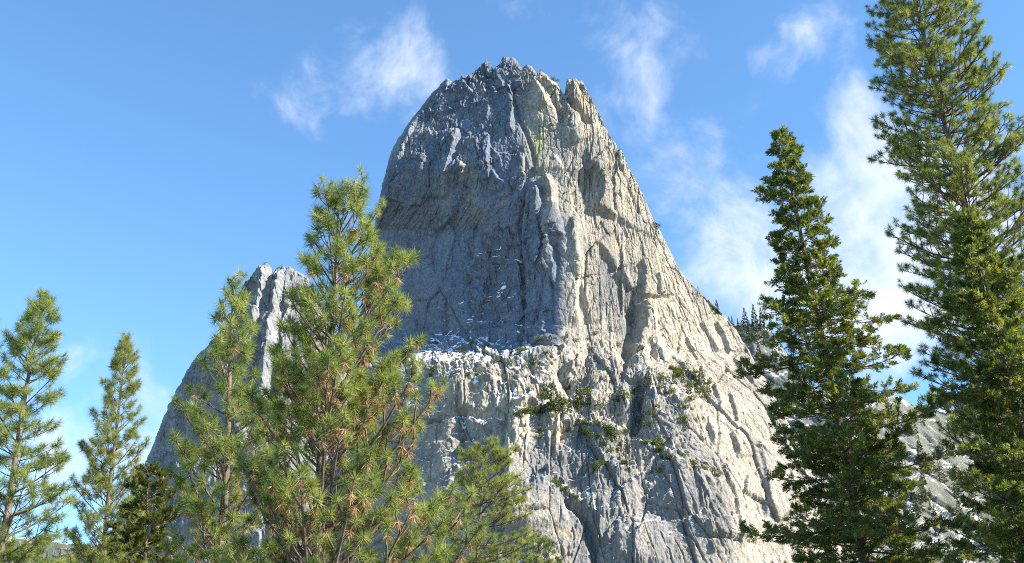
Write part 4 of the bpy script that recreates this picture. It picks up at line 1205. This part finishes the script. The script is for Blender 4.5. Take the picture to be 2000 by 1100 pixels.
for zi, (lab, grp, kd, lst) in enumerate(ZONES):
    for k, (x, y, r) in enumerate(sorted(lst)):
        small_plant(kd, x, y, r, lab + ', ' + ('leftmost' if k == 0 else 'rightmost' if k == len(lst) - 1 else ORD[k] + ' from left'), grp, zi * 100 + k)
rb_ = random.Random(5)
for k, (x, y, h) in enumerate([(868, 690, 14), (905, 700, 16), (936, 690, 14), (962, 712, 18), (1012, 702, 14), (1038, 716, 20), (1078, 700, 16), (1110, 764, 22), (1112, 800, 26), (1150, 790, 24), (1170, 792, 18), (1206, 786, 20), (1232, 790, 16), (1290, 760, 20), (1300, 770, 16), (1318, 752, 24), (1346, 770, 26), (1384, 768, 22), (1186, 856, 18), (1206, 872, 18), (1232, 876, 14), (1284, 884, 20), (1306, 900, 14), (1340, 838, 22), (1112, 846, 18), (1160, 922, 18), (1224, 920, 18), (1106, 976, 16), (1356, 914, 14), (1398, 930, 14)]):
    small_plant('c', x, y, h * 1.15, 'tiny upright conifer rooted on the cliff ledges', 'tiny conifers on the cliff ledges', 5000 + k)
for zi, (pts, lab, grp, n_) in enumerate([
        (LEDGES[4][0][2:], 'little olive bush among the snow at the foot of the shaded wall', 'little bushes at the foot of the shaded wall', 14),
        (LEDGES[5][0], 'little olive bush on the second snowy step below the shaded wall', 'little bushes on the second step', 14),
        (LEDGES[7][0], 'little green bush on the middle ledge above the cream-coloured buttress', 'little bushes on the middle ledge', 16),
        (LEDGES[8][0], 'little green bush on the short slanting ledge under the middle ledge', 'little bushes on the short slanting ledge', 8),
        (LEDGES[9][0], 'little green bush on the snowy ledge below the blue gully', 'little bushes below the blue gully', 12),
        (LEDGES[10][0], 'little green bush on the slanting ledge right of the grey slab', 'little bushes right of the grey slab', 10),
        (LEDGES[14][0], 'little green bush on the terrace at the head of the sunlit ribs', 'little bushes on the right-hand terrace', 14)]):
    pa = np.array(sorted(pts), float)
    for k in range(n_):
        x = rb_.uniform(max(pa[0, 0], 840), pa[-1, 0]); y = float(np.interp(x, pa[:, 0], pa[:, 1])) + rb_.gauss(0, 5)
        small_plant('b', x, y, rb_.uniform(4, 9), lab, grp, 3000 + zi * 50 + k)
small_plant('c', 1030, 418, 20, 'lone olive conifer in the gully of the shaded wall', None, 901, mat=M_BUSH)
small_plant('s', 1345, 738, 46, 'tall scraggly pine with bare trunk on the right-hand terrace', None, 902)
small_plant('s', 1364, 581, 22, 'tiny flat-topped tree alone on the right skyline of the tower', None, 903)
small_plant('b', 1282, 445, 9, 'bush on the upper right skyline of the tower', None, 904)
small_plant('b', 1084, 158, 8, 'bush just below the summit on its right', None, 905)
small_plant('b', 1314, 722, 8, 'rusty red bush at the left end of the right-hand terrace', None, 906, mat=M_RED)
small_plant('c', 1075, 928, 24, 'single little conifer on the ledge below the cream-coloured buttress', None, 907)
small_plant('c', 1393, 608, 14, 'stubby conifer on the shoulder left of the thin spire-like one', None, 908)
small_plant('c', 1402, 614, 30, 'thin spire-like conifer on the shoulder of the tower', None, 909)
RS = (rP, rN) + tuple(to_pix(rP)); LS = (lP, lN) + tuple(to_pix(lP))
for k, (x, y, h) in enumerate(sorted([(1424, 634, 17), (1431, 636, 20), (1443, 638, 16), (1456, 640, 40), (1474, 642, 48), (1490, 644, 44), (1506, 646, 26), (1449, 660, 30), (1466, 668, 40), (1480, 664, 36), (1498, 676, 34), (1462, 700, 34), (1484, 706, 36), (1515, 700, 36)])):
    small_plant('c', x, y, h, 'grey-green fir on the snowy skyline beside the tower, ' + ('leftmost' if k == 0 else ORD[k] + ' from left'), 'firs on the snowy skyline', 920 + k, RS)
rr_ = random.Random(77)
for k in range(120):
    x = rr_.uniform(1640, 1960); y = rr_.uniform(790, 1095)
    small_plant('c', x, y, rr_.uniform(18, 42), 'small fir on the snowy slope glimpsed behind the right-hand trees', 'firs on the right snowy slope', 960 + k, RS)
for k in range(40):
    x = rr_.uniform(-10, 330); y = rr_.uniform(1060, 1100)
    small_plant('c', x, y, rr_.uniform(14, 26), 'small fir on the snowy slope glimpsed behind the left pines', 'firs on the left snowy slope', 1020 + k, LS)
print('done', round(time.time() - T0, 1))
